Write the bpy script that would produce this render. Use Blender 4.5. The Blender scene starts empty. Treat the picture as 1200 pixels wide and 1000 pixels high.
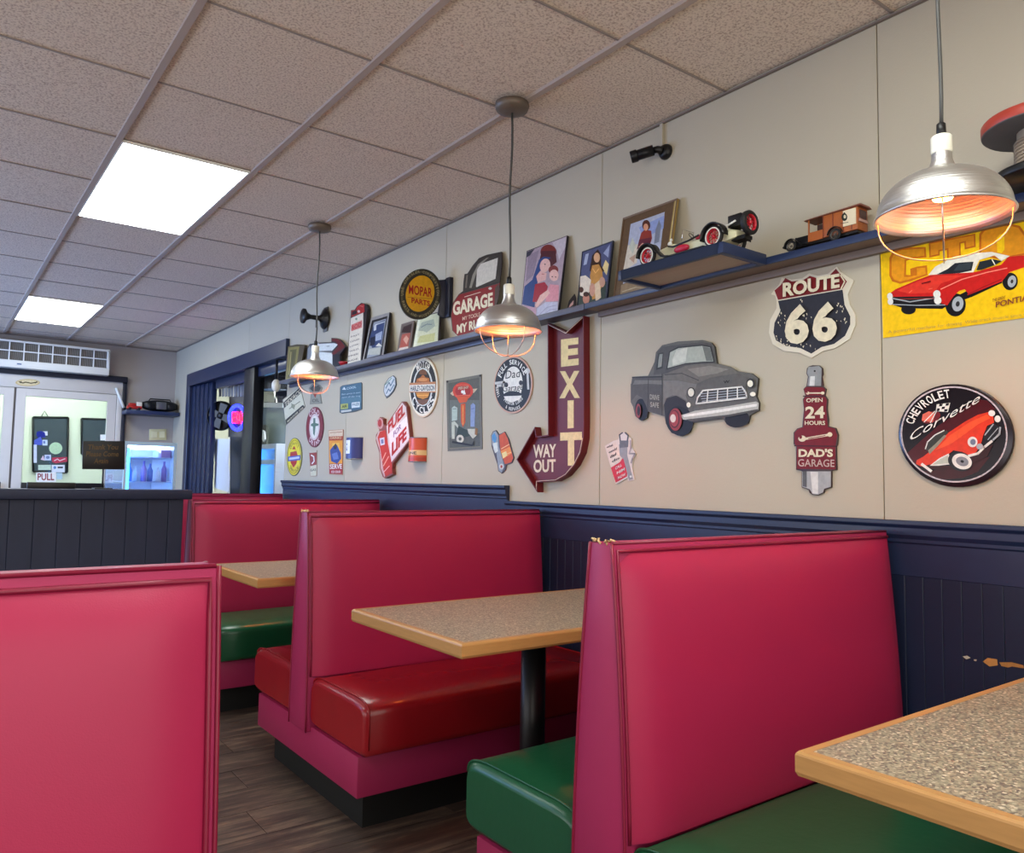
import bpy, bmesh, math, random
from mathutils import Vector, Matrix
random.seed(7)
SC = bpy.context.scene
COL = SC.collection
W = 2.245            # x of the right wall
ZF, ZC = -1.12, 1.406  # floor and ceiling heights (eye height is 0)
XL, YR, YB = -2.81, -1.29, 9.40  # left wall, rear wall, back wall

# ------------------------------------------------------------------ camera
F_PX = 924.3
yaw, pitch, roll = map(math.radians, (36.71, 4.007, 0.967))
FW = Vector((math.sin(yaw)*math.cos(pitch), math.cos(yaw)*math.cos(pitch), math.sin(pitch)))
r0 = Vector((math.cos(yaw), -math.sin(yaw), 0)); u0 = r0.cross(FW)
RT = r0*math.cos(roll) + u0*math.sin(roll)
UP = -r0*math.sin(roll) + u0*math.cos(roll)
cam = bpy.data.cameras.new('camera'); co = bpy.data.objects.new('camera', cam); COL.objects.link(co)
cam.sensor_fit = 'HORIZONTAL'; cam.sensor_width = 36; cam.lens = 36*F_PX/1200
cam.clip_start = 0.02
M = Matrix.Identity(4)
for i in range(3):
    M[i][0] = RT[i]; M[i][1] = UP[i]; M[i][2] = -FW[i]
co.matrix_world = M
SC.camera = co
# ------------------------------------------------------------------ world and exposure
wd = bpy.data.worlds.new('world'); SC.world = wd; wd.use_nodes = True
bg = wd.node_tree.nodes['Background']; bg.inputs[0].default_value = (0.35, 0.5, 0.9, 1); bg.inputs[1].default_value = 0.35
SC.view_settings.view_transform = 'Standard'; SC.view_settings.look = 'None'
SC.view_settings.gamma = 1; SC.view_settings.use_curve_mapping = False
SC.view_settings.exposure = 1.24
PANEL_W = 6.3       # strength of the ceiling panels
BULB = 60.0         # strength of the amber bulbs
try:
    SC.cycles.use_denoising = True; SC.cycles.max_bounces = 8; SC.cycles.diffuse_bounces = 5
    SC.cycles.sample_clamp_indirect = 6
except Exception: pass
def area(name, loc, rot, sx, sy, power, colr):
    l = bpy.data.lights.new(name, 'AREA'); l.shape = 'RECTANGLE'; l.size = sx; l.size_y = sy; l.energy = power; l.color = colr
    o = bpy.data.objects.new(name, l); COL.objects.link(o); o.location = loc; o.rotation_euler = rot; return o
# added fill lamps along the left wall, out of view
area('window_daylight', (XL+0.03, 7.3, 0.3), (0, math.radians(-90), 0), 1.5, 3.0, 100, (0.30, 0.50, 1.0))  # unseen blue fill added to tint the far ceiling
area('side_daylight', (XL+0.03, 2.2, -0.2), (0, math.radians(-90), 0), 1.2, 5.4, 24, (1.0, 0.95, 0.90))  # unseen warm fill added to lift the ceiling and right wall

# added fill behind the camera, unseen, to brighten ceiling and booth backs
area('shopfront_daylight', (-0.3, -1.29+0.03, 0.1), (math.radians(90), 0, 0), 4.0, 1.7, 22, (1.0, 0.95, 0.88))

# ------------------------------------------------------------------ helpers
def lin(c):
    if isinstance(c, str): c = C[c]
    out = []
    for v in c[:3]:
        v /= 255.0
        out.append(v/12.92 if v <= 0.04045 else ((v+0.055)/1.055)**2.4)
    return (*out, 1.0)
MC = {}
def mat(name, c=(200, 200, 200), rough=0.5, metal=0.0, emit=None, es=1.0, noise=0.0, scale=20, bump=0.0, bscale=200, coat=0.0, trans=0.0, alpha=1.0, spec=0.5, stretch=None, attr=None, ior=1.45):
    if name in MC: return MC[name]
    m = bpy.data.materials.new(name); m.use_nodes = True; nt = m.node_tree; N = nt.nodes; L = nt.links
    b = N['Principled BSDF']
    b.inputs['Base Color'].default_value = lin(c); b.inputs['Roughness'].default_value = rough
    b.inputs['Metallic'].default_value = metal; b.inputs['Coat Weight'].default_value = coat
    b.inputs['Specular IOR Level'].default_value = spec; b.inputs['IOR'].default_value = ior
    if trans: b.inputs['Transmission Weight'].default_value = trans
    if alpha < 1: b.inputs['Alpha'].default_value = alpha
    if emit is not None:
        b.inputs['Emission Color'].default_value = lin(emit); b.inputs['Emission Strength'].default_value = es
    if noise or bump:
        tc = N.new('ShaderNodeTexCoord'); mp = N.new('ShaderNodeMapping'); L.new(tc.outputs['Object'], mp.inputs[0])
        if stretch: mp.inputs['Scale'].default_value = stretch
    if noise:
        n = N.new('ShaderNodeTexNoise'); n.inputs['Scale'].default_value = scale; n.inputs['Detail'].default_value = 6
        L.new(mp.outputs[0], n.inputs['Vector'])
        mx = N.new('ShaderNodeMix'); mx.data_type = 'RGBA'
        base = lin(c)
        mx.inputs[6].default_value = tuple(v*(1-noise) for v in base[:3])+(1,)
        mx.inputs[7].default_value = tuple(min(1, v*(1+noise)) for v in base[:3])+(1,)
        L.new(n.outputs['Fac'], mx.inputs[0]); L.new(mx.outputs[2], b.inputs['Base Color'])
    if bump:
        n2 = N.new('ShaderNodeTexNoise'); n2.inputs['Scale'].default_value = bscale; n2.inputs['Detail'].default_value = 3
        L.new(mp.outputs[0], n2.inputs['Vector'])
        bp = N.new('ShaderNodeBump'); bp.inputs['Strength'].default_value = bump; bp.inputs['Distance'].default_value = 0.002
        L.new(n2.outputs['Fac'], bp.inputs['Height']); L.new(bp.outputs[0], b.inputs['Normal'])
    if attr:
        a = N.new('ShaderNodeAttribute'); a.attribute_name = attr
        ge = N.new('ShaderNodeNewGeometry'); nn = N.new('ShaderNodeTexNoise'); nn.inputs['Scale'].default_value = 70; nn.inputs['Detail'].default_value = 5
        L.new(ge.outputs['Position'], nn.inputs['Vector'])
        mr = N.new('ShaderNodeMapRange'); mr.inputs[1].default_value = 0.3; mr.inputs[2].default_value = 0.7; mr.inputs[3].default_value = 0.88; mr.inputs[4].default_value = 1.08
        L.new(nn.outputs['Fac'], mr.inputs[0])
        vm = N.new('ShaderNodeVectorMath'); vm.operation = 'SCALE'; L.new(a.outputs['Color'], vm.inputs[0]); L.new(mr.outputs[0], vm.inputs[3])
        L.new(vm.outputs[0], b.inputs['Base Color'])
    MC[name] = m; return m

class MB:
    """collects geometry for one mesh object (world coordinates)"""
    def __init__(s): s.v = []; s.f = []; s.m = []; s.c = []; s.sm = []
    def face(s, pts, mi=0, col=None, smooth=False):
        i = len(s.v); s.v += [tuple(p) for p in pts]; s.f.append(list(range(i, i+len(pts)))); s.m.append(mi); s.c.append(col); s.sm.append(smooth)
    def grid(s, rows, mi=0, close_u=False, close_v=False, smooth=True, col=None):
        b = len(s.v); R = len(rows); K = len(rows[0])
        for r in rows: s.v += [tuple(p) for p in r]
        for i in range(R if close_v else R-1):
            for j in range(K if close_u else K-1):
                a = b+i*K+j; c_ = b+i*K+(j+1) % K; d = b+((i+1) % R)*K+(j+1) % K; e = b+((i+1) % R)*K+j
                s.f.append([a, c_, d, e]); s.m.append(mi); s.c.append(col); s.sm.append(smooth)
        return s
    def box(s, x0, x1, y0, y1, z0, z1, mi=0):
        P = [(x, y, z) for z in (z0, z1) for y in (y0, y1) for x in (x0, x1)]
        b = len(s.v); s.v += P
        for q in ((0, 2, 3, 1), (4, 5, 7, 6), (0, 1, 5, 4), (2, 6, 7, 3), (0, 4, 6, 2), (1, 3, 7, 5)):
            s.f.append([b+k for k in q]); s.m.append(mi); s.c.append(None); s.sm.append(False)
        return s
    def hull(s, bottom, top, mi=0, col=None, smooth=False, caps=True):
        n = len(bottom); b = len(s.v); s.v += [tuple(p) for p in bottom]+[tuple(p) for p in top]
        for k in range(n):
            s.f.append([b+k, b+(k+1) % n, b+n+(k+1) % n, b+n+k]); s.m.append(mi); s.c.append(col); s.sm.append(smooth)
        if caps:
            s.f.append([b+k for k in range(n)][::-1]); s.f.append([b+n+k for k in range(n)])
            s.m += [mi, mi]; s.c += [col, col]; s.sm += [False, False]
        return s
    def lathe(s, prof, o, axis='z', seg=32, mi=0, a0=0, a1=360, smooth=True):
        rows = []; full = abs(a1-a0) >= 360
        n = seg if full else seg+1
        for r, h in prof:
            row = []
            for k in range(n):
                a = math.radians(a0+(a1-a0)*k/seg); c, d = r*math.cos(a), r*math.sin(a)
                p = {'z': (c, d, h), 'x': (h, c, d), 'y': (d, h, c)}[axis]
                row.append((o[0]+p[0], o[1]+p[1], o[2]+p[2]))
            rows.append(row)
        return s.grid(rows, mi, close_u=full, smooth=smooth)
    def tube(s, pts, r, seg=8, mi=0, closed=False, cap=True):
        pts = [Vector(p) for p in pts]; n = len(pts); rows = []
        up = None
        for i in range(n):
            if closed: t = pts[(i+1) % n]-pts[i-1]
            else: t = pts[min(i+1, n-1)]-pts[max(i-1, 0)]
            t.normalize()
            if up is None:
                up = Vector((0, 0, 1)) if abs(t.z) < 0.9 else Vector((1, 0, 0))
            a = t.cross(up).normalized(); b = a.cross(t).normalized(); up = b
            rr = r[i] if isinstance(r, (list, tuple)) else r
            rows.append([pts[i]+a*rr*math.cos(2*math.pi*k/seg)+b*rr*math.sin(2*math.pi*k/seg) for k in range(seg)])
        if closed: s.grid(rows, mi, close_u=True, close_v=True)
        else:
            s.grid(rows, mi, close_u=True)
            if cap:
                s.face(rows[0][::-1], mi); s.face(rows[-1], mi)
        return s
    def ball(s, c, rx, ry, rz, seg=16, mi=0, v0=-90, v1=90):
        rows = []
        for i in range(9):
            p = math.radians(v0+(v1-v0)*i/8)
            rows.append([(c[0]+rx*math.cos(p)*math.cos(2*math.pi*k/seg), c[1]+ry*math.cos(p)*math.sin(2*math.pi*k/seg), c[2]+rz*math.sin(p)) for k in range(seg)])
        return s.grid(rows, mi, close_u=True)

ROOT = {}
def mesh(name, mb, mats, off=(0, 0, 0), bevel=0, bseg=2, weld=True, subsurf=0):
    me = bpy.data.meshes.new(name)
    me.from_pydata([(p[0]-off[0], p[1]-off[1], p[2]-off[2]) for p in mb.v], [], mb.f)
    if not isinstance(mats, (list, tuple)): mats = [mats]
    for m in mats: me.materials.append(m)
    me.polygons.foreach_set('material_index', mb.m); me.polygons.foreach_set('use_smooth', mb.sm)
    if any(c is not None for c in mb.c):
        ca = me.color_attributes.new('ink', 'FLOAT_COLOR', 'CORNER')
        data = []
        for p in me.polygons:
            c = mb.c[p.index] or (1, 1, 1, 1)
            data += list(c)*p.loop_total
        ca.data.foreach_set('color', data)
    me.update()
    if weld or bevel:
        bm = bmesh.new(); bm.from_mesh(me)
        if weld: bmesh.ops.remove_doubles(bm, verts=bm.verts, dist=1e-6); bmesh.ops.recalc_face_normals(bm, faces=bm.faces)
        if bevel:
            es = [e for e in bm.edges if len(e.link_faces) == 2 and e.calc_face_angle(0) > 0.6]
            bmesh.ops.bevel(bm, geom=es, offset=bevel, segments=bseg, affect='EDGES', clamp_overlap=True, profile=0.5)
            for f in bm.faces: f.smooth = bseg > 1
        bm.to_mesh(me); bm.free()
    return me
def obj(name, mb, mats, parent=None, bevel=0, bseg=2, weld=True, label=None, smooth_angle=None):
    off = ROOT[parent.name] if parent else (0, 0, 0)
    own = parent is None
    me = mesh(name, mb, mats, off if parent else (0, 0, 0), bevel, bseg, weld)
    o = bpy.data.objects.new(name, me); COL.objects.link(o)
    if bevel and bseg > 1:
        try: me.set_sharp_from_angle(angle=math.radians(40))
        except Exception: pass
    if parent: o.parent = parent
    ROOT[o.name] = off
    if label: o['label'] = label
    return o
def thing(name, label, cat, loc, group=None):
    o = bpy.data.objects.new(name, None); COL.objects.link(o); o.location = loc; o.empty_display_size = 0.05
    ROOT[o.name] = tuple(loc); return tag(o, label, cat, group)
def tag(o, label, cat, group=None):
    o['label'] = label; o['category'] = cat
    if group: o['group'] = group
    return o
def struct(o): o['kind'] = 'structure'; return o
def stuff(o): o['kind'] = 'stuff'; return o

# planes of real surfaces; a point of the surface is found along a line of sight
class PL:
    def __init__(s, p, n): s.o = Vector(p); s.n = Vector(n).normalized()
    def p(s, x, y, off=0.0):
        d = FW + RT*((x-600)/F_PX) - UP*((y-500)/F_PX)
        t = (s.o+s.n*off).dot(s.n)/d.dot(s.n)
        return d*t
WALL = PL((W, 0, 0), (-1, 0, 0))
def XP(x): return PL((x, 0, 0), (-1, 0, 0))
def YP(y): return PL((0, y, 0), (0, -1, 0))
def ZP(z): return PL((0, 0, z), (0, 0, 1))
SHZ = 0.738  # top of the long shelf
def lean(x, y, xb=2.165, xt=2.232, zb=SHZ):
    """plane of a picture leaning on the shelf whose top edge passes through photo point (x, y)"""
    zt = XP(xt).p(x, y).z
    s = (xt-xb)/(zt-zb)
    return PL((xb, 0, zb), (-1, 0, s))

GL = {}
def glyphs(txt, bold=0.0):
    k = (txt, bold)
    if k in GL: return GL[k]
    cu = bpy.data.curves.new('t', 'FONT'); cu.body = txt; cu.size = 1; cu.resolution_u = 3; cu.offset = bold
    o = bpy.data.objects.new('t', cu); COL.objects.link(o)
    dg = bpy.context.evaluated_depsgraph_get(); me = o.evaluated_get(dg).to_mesh()
    vs = [(v.co.x, v.co.y) for v in me.vertices]; fs = [list(p.vertices) for p in me.polygons]
    o.evaluated_get(dg).to_mesh_clear(); bpy.data.objects.remove(o); bpy.data.curves.remove(cu)
    if vs:
        x0 = min(v[0] for v in vs); x1 = max(v[0] for v in vs); y0 = min(v[1] for v in vs); y1 = max(v[1] for v in vs)
    else: x0 = x1 = y0 = y1 = 0
    GL[k] = (vs, fs, x0, x1, y0, y1); return GL[k]
def ell(cx, cy, rx, ry, rot=0, n=28, a0=0, a1=360):
    r = math.radians(rot); P = []
    m = n if abs(a1-a0) >= 360 else n+1
    for k in range(m):
        a = math.radians(a0+(a1-a0)*k/n); x, y = rx*math.cos(a), -ry*math.sin(a)
        P.append((cx+x*math.cos(r)-y*math.sin(r), cy+x*math.sin(r)+y*math.cos(r)))
    return P
def draw(name, plane, cr, items, parent, off=0.0006, step=0.00012, rough=0.4, label=None, fix=None):
    """flat print: coloured shapes and letters lying on a plane. cr = (x0, y0, scale)"""
    T = lambda q: (cr[0]+q[0]*cr[2], cr[1]+q[1]*cr[2])
    A, B = MB(), MB()
    d = off
    for it in items:
        kd, col = it[0], (*(v**1.12 for v in lin(it[1])[:3]), 1.0); d += step
        tgt = B if kd in 'ta' else A
        def add(pts, tgt=tgt, d=d, col=col):
            P = [plane.p(*T(q), d) for q in pts]
            if fix:
                P = [fix(q) for q in P]
                if max(q[2] for q in P)-min(q[2] for q in P) < 1e-5: return
            tgt.face(P, 0, col)
        if kd == 'p': add(it[2])
        elif kd == 'e': add(ell(*it[2:]))
        elif kd == 'r':
            x0, y0, x1, y1 = it[2:6]; add([(x0, y0), (x1, y0), (x1, y1), (x0, y1)])
        elif kd == 'l':
            w_, P = it[2]/2, it[3]
            for (a, b) in zip(P[:-1], P[1:]):
                dx, dy = b[0]-a[0], b[1]-a[1]; L_ = math.hypot(dx, dy) or 1; nx, ny = -dy/L_*w_, dx/L_*w_
                ex, ey = dx/L_*w_*0.5, dy/L_*w_*0.5
                add([(a[0]-ex+nx, a[1]-ey+ny), (b[0]+ex+nx, b[1]+ey+ny), (b[0]+ex-nx, b[1]+ey-ny), (a[0]-ex-nx, a[1]-ey-ny)])
        elif kd == 't':
            txt, x0, y0, x1, y1, h = it[2:8]; sh = it[8] if len(it) > 8 else 0; bold = it[9] if len(it) > 9 else 0.02
            vs, fs, a0, a1, b0, b1 = glyphs(txt, bold)
            b0, b1 = (0, 0.7) if b1 < 0.75 else (0, b1)
            for f in fs:
                q = []
                for i in f:
                    u = (vs[i][0]-a0)/max(1e-6, a1-a0); v = (vs[i][1]-b0)/(b1-b0)
                    q.append((x0+(x1-x0)*u+v*h*sh, y0+(y1-y0)*u-v*h))
                add(q)
        elif kd == 'a':
            txt, cx, cy, rx, ry, t0, t1, h = it[2:10]; inward = len(it) > 10 and it[10]
            n = len(txt)
            wd = 0
            for i, ch in enumerate(txt):
                if ch == ' ': continue
                vs, fs, a0, a1, b0, b1 = glyphs(ch, 0.02)
                th = math.radians(t0+(t1-t0)*((i+0.5)/n))
                px, py = cx+rx*math.cos(th), cy-ry*math.sin(th)
                arc = abs(math.radians(t1-t0))/n*0.82
                tx, ty = -rx*math.sin(th), -ry*math.cos(th)   # direction of growing angle
                sg = -1 if t1 < t0 else 1
                tx, ty = tx*sg*arc, ty*sg*arc
                L_ = math.hypot(px-cx, py-cy); ux, uy = (px-cx)/L_*h, (py-cy)/L_*h
                if inward: ux, uy = -ux, -uy
                for f in fs:
                    q = []
                    for k in f:
                        u = (vs[k][0]-a0)/max(1e-6, a1-a0)-0.5; v = vs[k][1]/0.7-0.5
                        if ch in 'I1': u *= 0.4
                        q.append((px+tx*u+ux*v, py+ty*u+uy*v))
                    add(q)
    m = mat('print_%.2f' % rough, rough=rough, attr='ink', spec=0.28)
    out = []
    if A.v: out.append(obj('artwork' if name is None else name, A, m, parent, weld=False))
    if B.v: out.append(obj('lettering', B, m, parent, weld=False))
    return out
def plate(plane, pts, cr=(0, 0, 1), off=0.0, th=0.004, mb=None, mi=0):
    T = [(cr[0]+q[0]*cr[2], cr[1]+q[1]*cr[2]) for q in pts]
    fr = [plane.p(*q, off) for q in T]; bk = [p-plane.n*th for p in fr]
    mb = mb or MB(); mb.hull(bk, fr, mi); return mb
def sign(name, label, cat, pts, cr, edge, items, th=0.006, plane=None, rough=0.4, group=None, metal=0.0, gap=0.0005, bevel=0):
    plane = plane or WALL
    mb = plate(plane, pts, cr, th+gap, th)
    o = obj(name, mb, mat('plate_%d_%d_%d_%.1f' % (*edge, rough), edge, rough, metal), bevel=bevel)
    tag(o, label, cat, group)
    draw(None, plane, cr, items, o, th+gap+0.0003, rough=rough)
    return o

# ------------------------------------------------------------------ palette
C = {}
NAVY = (22, 32, 56)
m_wall = mat('wall_paint', (182, 173, 152), 0.55, bump=0.25, bscale=120, noise=0.03, scale=3)
m_wall_b = mat('back_wall_paint', (168, 160, 154), 0.7, bump=0.1, bscale=120)
m_navy = mat('navy_paint', NAVY, 0.38, noise=0.12, scale=9, bump=0.15, bscale=90)
m_navy2 = mat('navy_trim_paint', (31, 42, 70), 0.3, noise=0.15, scale=12)
m_part = mat('partition_paint', (36, 44, 68), 0.5, noise=0.18, scale=7, bump=0.2, bscale=60, stretch=(3, 3, 0.6))
m_vinyl = mat('crimson_vinyl', (160, 31, 72), 0.44, spec=0.44, noise=0.07, scale=4, bump=0.12, bscale=500)
m_vinyl_s = mat('crimson_vinyl_side', (154, 36, 80), 0.46, spec=0.42, noise=0.07, scale=5, bump=0.12, bscale=500)
m_pipe = mat('crimson_piping', (124, 18, 50), 0.38)
m_red = mat('red_vinyl', (142, 22, 30), 0.26, noise=0.12, scale=6, bump=0.25, bscale=40)
m_green = mat('green_vinyl', (24, 78, 50), 0.28, noise=0.12, scale=6, bump=0.25, bscale=40)
m_kick = mat('black_kick', (16, 18, 18), 0.6)
m_black = mat('black_satin', (14, 14, 16), 0.4)
m_dark = mat('dark_metal', (24, 25, 30), 0.35, 0.4)
m_white = mat('white_plastic', (228, 230, 228), 0.4)
m_cream = mat('cream_porcelain', (226, 224, 208), 0.3)
m_chrome = mat('chrome', (220, 222, 226), 0.15, 1.0)
m_shelf = mat('blue_shelf_paint', (36, 50, 84), 0.4, noise=0.12, scale=20)
m_shelf2 = mat('slate_shelf_paint', (84, 84, 98), 0.4, noise=0.12, scale=20)

# ---- alu with spun rings
def spun():
    m = mat('spun_aluminium', (216, 216, 214), 0.40, 1.0)
    nt = m.node_tree; N = nt.nodes; L = nt.links; b = N['Principled BSDF']
    tc = N.new('ShaderNodeTexCoord'); sp = N.new('ShaderNodeSeparateXYZ'); L.new(tc.outputs['Object'], sp.inputs[0])
    n = N.new('ShaderNodeTexNoise'); n.noise_dimensions = '1D'; n.inputs['Scale'].default_value = 160; L.new(sp.outputs[2], n.inputs['W'])
    bp = N.new('ShaderNodeBump'); bp.inputs['Strength'].default_value = 0.5; bp.inputs['Distance'].default_value = 0.002
    L.new(n.outputs['Fac'], bp.inputs['Height']); L.new(bp.outputs[0], b.inputs['Normal'])
    return m
m_alu = spun()
# ---- ceiling tile
def tilemat():
    m = mat('mineral_fibre_tile', (210, 200, 188), 0.9)
    nt = m.node_tree; N = nt.nodes; L = nt.links; b = N['Principled BSDF']
    ge = N.new('ShaderNodeNewGeometry')
    n = N.new('ShaderNodeTexNoise'); n.inputs['Scale'].default_value = 130; n.inputs['Detail'].default_value = 4; n.inputs['Roughness'].default_value = 0.6
    L.new(ge.outputs['Position'], n.inputs['Vector'])
    cr = N.new('ShaderNodeValToRGB'); cr.color_ramp.elements[0].position = 0.36; cr.color_ramp.elements[0].color = lin((180, 158, 142))
    cr.color_ramp.elements[1].position = 0.52; cr.color_ramp.elements[1].color = lin((226, 210, 192))
    L.new(n.outputs['Fac'], cr.inputs[0]); L.new(cr.outputs[0], b.inputs['Base Color'])
    bp = N.new('ShaderNodeBump'); bp.inputs['Strength'].default_value = 0.6; bp.inputs['Distance'].default_value = 0.003
    L.new(n.outputs['Fac'], bp.inputs['Height']); L.new(bp.outputs[0], b.inputs['Normal'])
    return m
m_tile = tilemat()
m_grid = mat('ceiling_grid_metal', (176, 160, 150), 0.6)
# ---- floor plank
def woodfloor():
    m = mat('floor_vinyl_wood', (70, 58, 52), 0.42)
    nt = m.node_tree; N = nt.nodes; L = nt.links; b = N['Principled BSDF']
    ge = N.new('ShaderNodeNewGeometry'); oi = N.new('ShaderNodeObjectInfo')
    ad = N.new('ShaderNodeVectorMath'); ad.operation = 'ADD'; L.new(ge.outputs['Position'], ad.inputs[0]); 
    mu = N.new('ShaderNodeVectorMath'); mu.operation = 'SCALE'; L.new(oi.outputs['Random'], mu.inputs[3]); mu.inputs[0].default_value = (9, 7, 5)
    L.new(mu.outputs[0], ad.inputs[1])
    mp = N.new('ShaderNodeMapping'); mp.inputs['Scale'].default_value = (1.6, 14, 1); L.new(ad.outputs[0], mp.inputs[0])
    n = N.new('ShaderNodeTexNoise'); n.inputs['Scale'].default_value = 2.2; n.inputs['Detail'].default_value = 8; n.inputs['Roughness'].default_value = 0.7
    L.new(mp.outputs[0], n.inputs['Vector'])
    cr = N.new('ShaderNodeValToRGB')
    e = cr.color_ramp.elements; e[0].position = 0.3; e[0].color = lin((42, 35, 33)); e[1].position = 0.72; e[1].color = lin((130, 110, 92))
    k = cr.color_ramp.elements.new(0.5); k.color = lin((76, 62, 56))
    L.new(n.outputs['Fac'], cr.inputs[0]); L.new(cr.outputs[0], b.inputs['Base Color'])
    bp = N.new('ShaderNodeBump'); bp.inputs['Strength'].default_value = 0.25; bp.inputs['Distance'].default_value = 0.002
    L.new(n.outputs['Fac'], bp.inputs['Height']); L.new(bp.outputs[0], b.inputs['Normal'])
    return m
m_floor = woodfloor()
# ---- laminate table top, maple edge
def laminate():
    m = mat('speckled_laminate', (140, 134, 122), 0.35)
    nt = m.node_tree; N = nt.nodes; L = nt.links; b = N['Principled BSDF']
    ge = N.new('ShaderNodeNewGeometry')
    v = N.new('ShaderNodeTexVoronoi'); v.inputs['Scale'].default_value = 260; L.new(ge.outputs['Position'], v.inputs['Vector'])
    cr = N.new('ShaderNodeValToRGB'); e = cr.color_ramp.elements
    e[0].position = 0.0; e[0].color = lin((92, 84, 80)); e[1].position = 1.0; e[1].color = lin((206, 194, 170))
    for p, c in ((0.22, (118, 108, 94)), (0.5, (142, 136, 116)), (0.85, (158, 150, 126))):
        q = e.new(p); q.color = lin(c)
    sp = N.new('ShaderNodeSeparateColor'); L.new(v.outputs['Color'], sp.inputs[0]); L.new(sp.outputs[0], cr.inputs[0])
    L.new(cr.outputs[0], b.inputs['Base Color']); return m
m_lam = laminate()
m_maple = mat('maple_edge', (176, 132, 78), 0.38, noise=0.16, scale=10, stretch=(2, 2, 18))

# ================================================================== SETTING
TX, TY, GX0, GY0 = 0.566, 0.61, 0.5879, 2.366
# floor of planks
fl = struct(obj('floor', MB().box(XL, W, YR, YB, ZF-0.05, ZF-0.004), mat('floor_joint', (26, 22, 20), 0.8)))
PW, PLN = 0.2, 1.22
pm = mesh('plank', MB().box(0.001, PLN-0.001, 0.001, PW-0.001, -0.004, 0), m_floor)
y = YR; r = 0
while y < YB-0.01:
    x = XL - (r*0.47 % 1)*PLN
    while x < W:
        x0, x1 = max(x, XL), min(x+PLN, W)
        if x1-x0 > 0.05:
            if x1-x0 > PLN-0.01 and y+PW <= YB: me = pm
            else: me = mesh('plank', MB().box(x-x0+0.001 if False else 0.001, x1-x0-0.001, 0.001, min(PW, YB-y)-0.001, -0.004, 0), m_floor)
            o = bpy.data.objects.new('plank', me); COL.objects.link(o); o.location = (x0, y, ZF); o.parent = fl
        x += PLN
    y += PW; r += 1
# ceiling: slab, grid bars, tiles
ce = struct(obj('ceiling', MB().box(XL, W, YR, YB, ZC+0.03, ZC+0.08), mat('plenum', (120, 116, 110), 0.9)))
xs = [GX0+i*TX for i in range(-6, 3)]+[W]; ys = [GY0+j*TY for j in range(-6, 12)]+[YB]
for x in xs[1:-1]:
    obj('grid_bar', MB().box(x-0.012, x+0.012, YR, YB, ZC-0.001, ZC+0.012), m_grid, ce)
for y in ys[1:-1]:
    mb = MB()
    obj('cross_bar', MB().box(XL, W, y-0.0045, y+0.0045, ZC+0.0075, ZC+0.014), mat('ceiling_cross_bar', (150, 138, 130), 0.6), ce)
LIGHTS = [(6, 8), (6, 14), (6, 2), (2, 8), (2, 14), (2, 2)]   # tile column, first row (two rows long)
taken = {(c, r_+k) for c, r_ in LIGHTS for k in (0, 1)}
for i in range(len(xs)-1):
    for j in range(len(ys)-1):
        if (i, j) in taken: continue
        x0, x1, y0, y1 = xs[i]+0.004, xs[i+1]-0.004, ys[j]+0.004, ys[j+1]-0.004
        dz = random.uniform(0, 0.002)
        obj('ceiling_tile', MB().box(x0, x1, y0, y1, ZC+0.010+dz, ZC+0.024+dz), m_tile, ce, weld=False)
m_panel = mat('panel_diffuser', (250, 252, 248), 0.5, emit=(248, 252, 246), es=PANEL_W)
names = {(6, 8): 'square white ceiling light panel, the large one nearest the camera', (6, 14): 'small distant white ceiling light panel near the back wall',
         (6, 2): 'white ceiling light panel straight above the camera', (2, 8): 'white ceiling light panel over the left side, middle row',
         (2, 14): 'white ceiling light panel over the left side, by the back wall', (2, 2): 'white ceiling light panel over the left side, rear of the room'}
for c, r_ in LIGHTS:
    x0, x1, y0, y1 = xs[c]+0.012, xs[c+1]-0.012, ys[r_]+0.009, ys[r_+2]-0.009
    t = thing('ceiling_light', names[(c, r_)], 'ceiling light', ((x0+x1)/2, (y0+y1)/2, ZC), 'ceiling light panels')
    obj('diffuser', MB().box(x0+0.008, x1-0.008, y0+0.008, y1-0.008, ZC+0.001, ZC+0.006), m_panel, t)
    fr = MB()
    for q in ((x0, x1, y0, y0+0.008), (x0, x1, y1-0.008, y1), (x0, x0+0.008, y0+0.008, y1-0.008), (x1-0.008, x1, y0+0.008, y1-0.008)):
        fr.box(*q, ZC-0.001, ZC+0.01)
    obj('frame', fr, m_white, t)

# right wall with panels, opening, wainscot
OY0, OY1, OZ1 = 5.95, 8.80, 1.085    # opening along Y and its top
wr = struct(obj('wall_right', MB().box(W+0.012, W+0.10, YR-0.1, OY0, ZF, ZC+0.05).box(W+0.012, W+0.10, OY1, YB+0.1, ZF, ZC+0.05).box(W+0.012, W+0.10, OY0, OY1, OZ1, ZC+0.05), m_wall))
br = [YR, -0.02, 1.196, 2.40, 3.64, 4.86, OY0]
for a, b in zip(br[:-1], br[1:]):
    obj('wall_panel', MB().box(W, W+0.012, a+0.0015, b-0.0015, ZF, ZC+0.02), m_wall, wr, bevel=0.001, bseg=1)
for a, b in ((OY0, 6.9), (6.9, 7.9), (7.9, OY1)):
    obj('wall_panel', MB().box(W, W+0.012, a+0.0015, b-0.0015, OZ1, ZC+0.02), m_wall, wr, bevel=0.001, bseg=1)
obj('wall_panel', MB().box(W, W+0.012, OY1, YB, ZF, ZC+0.02), m_wall, wr)
obj('ceiling_angle', MB().box(W-0.012, W, YR, YB, ZC-0.004, ZC+0.002), mat('wall_angle', (120, 108, 100), 0.6), wr)
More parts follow.
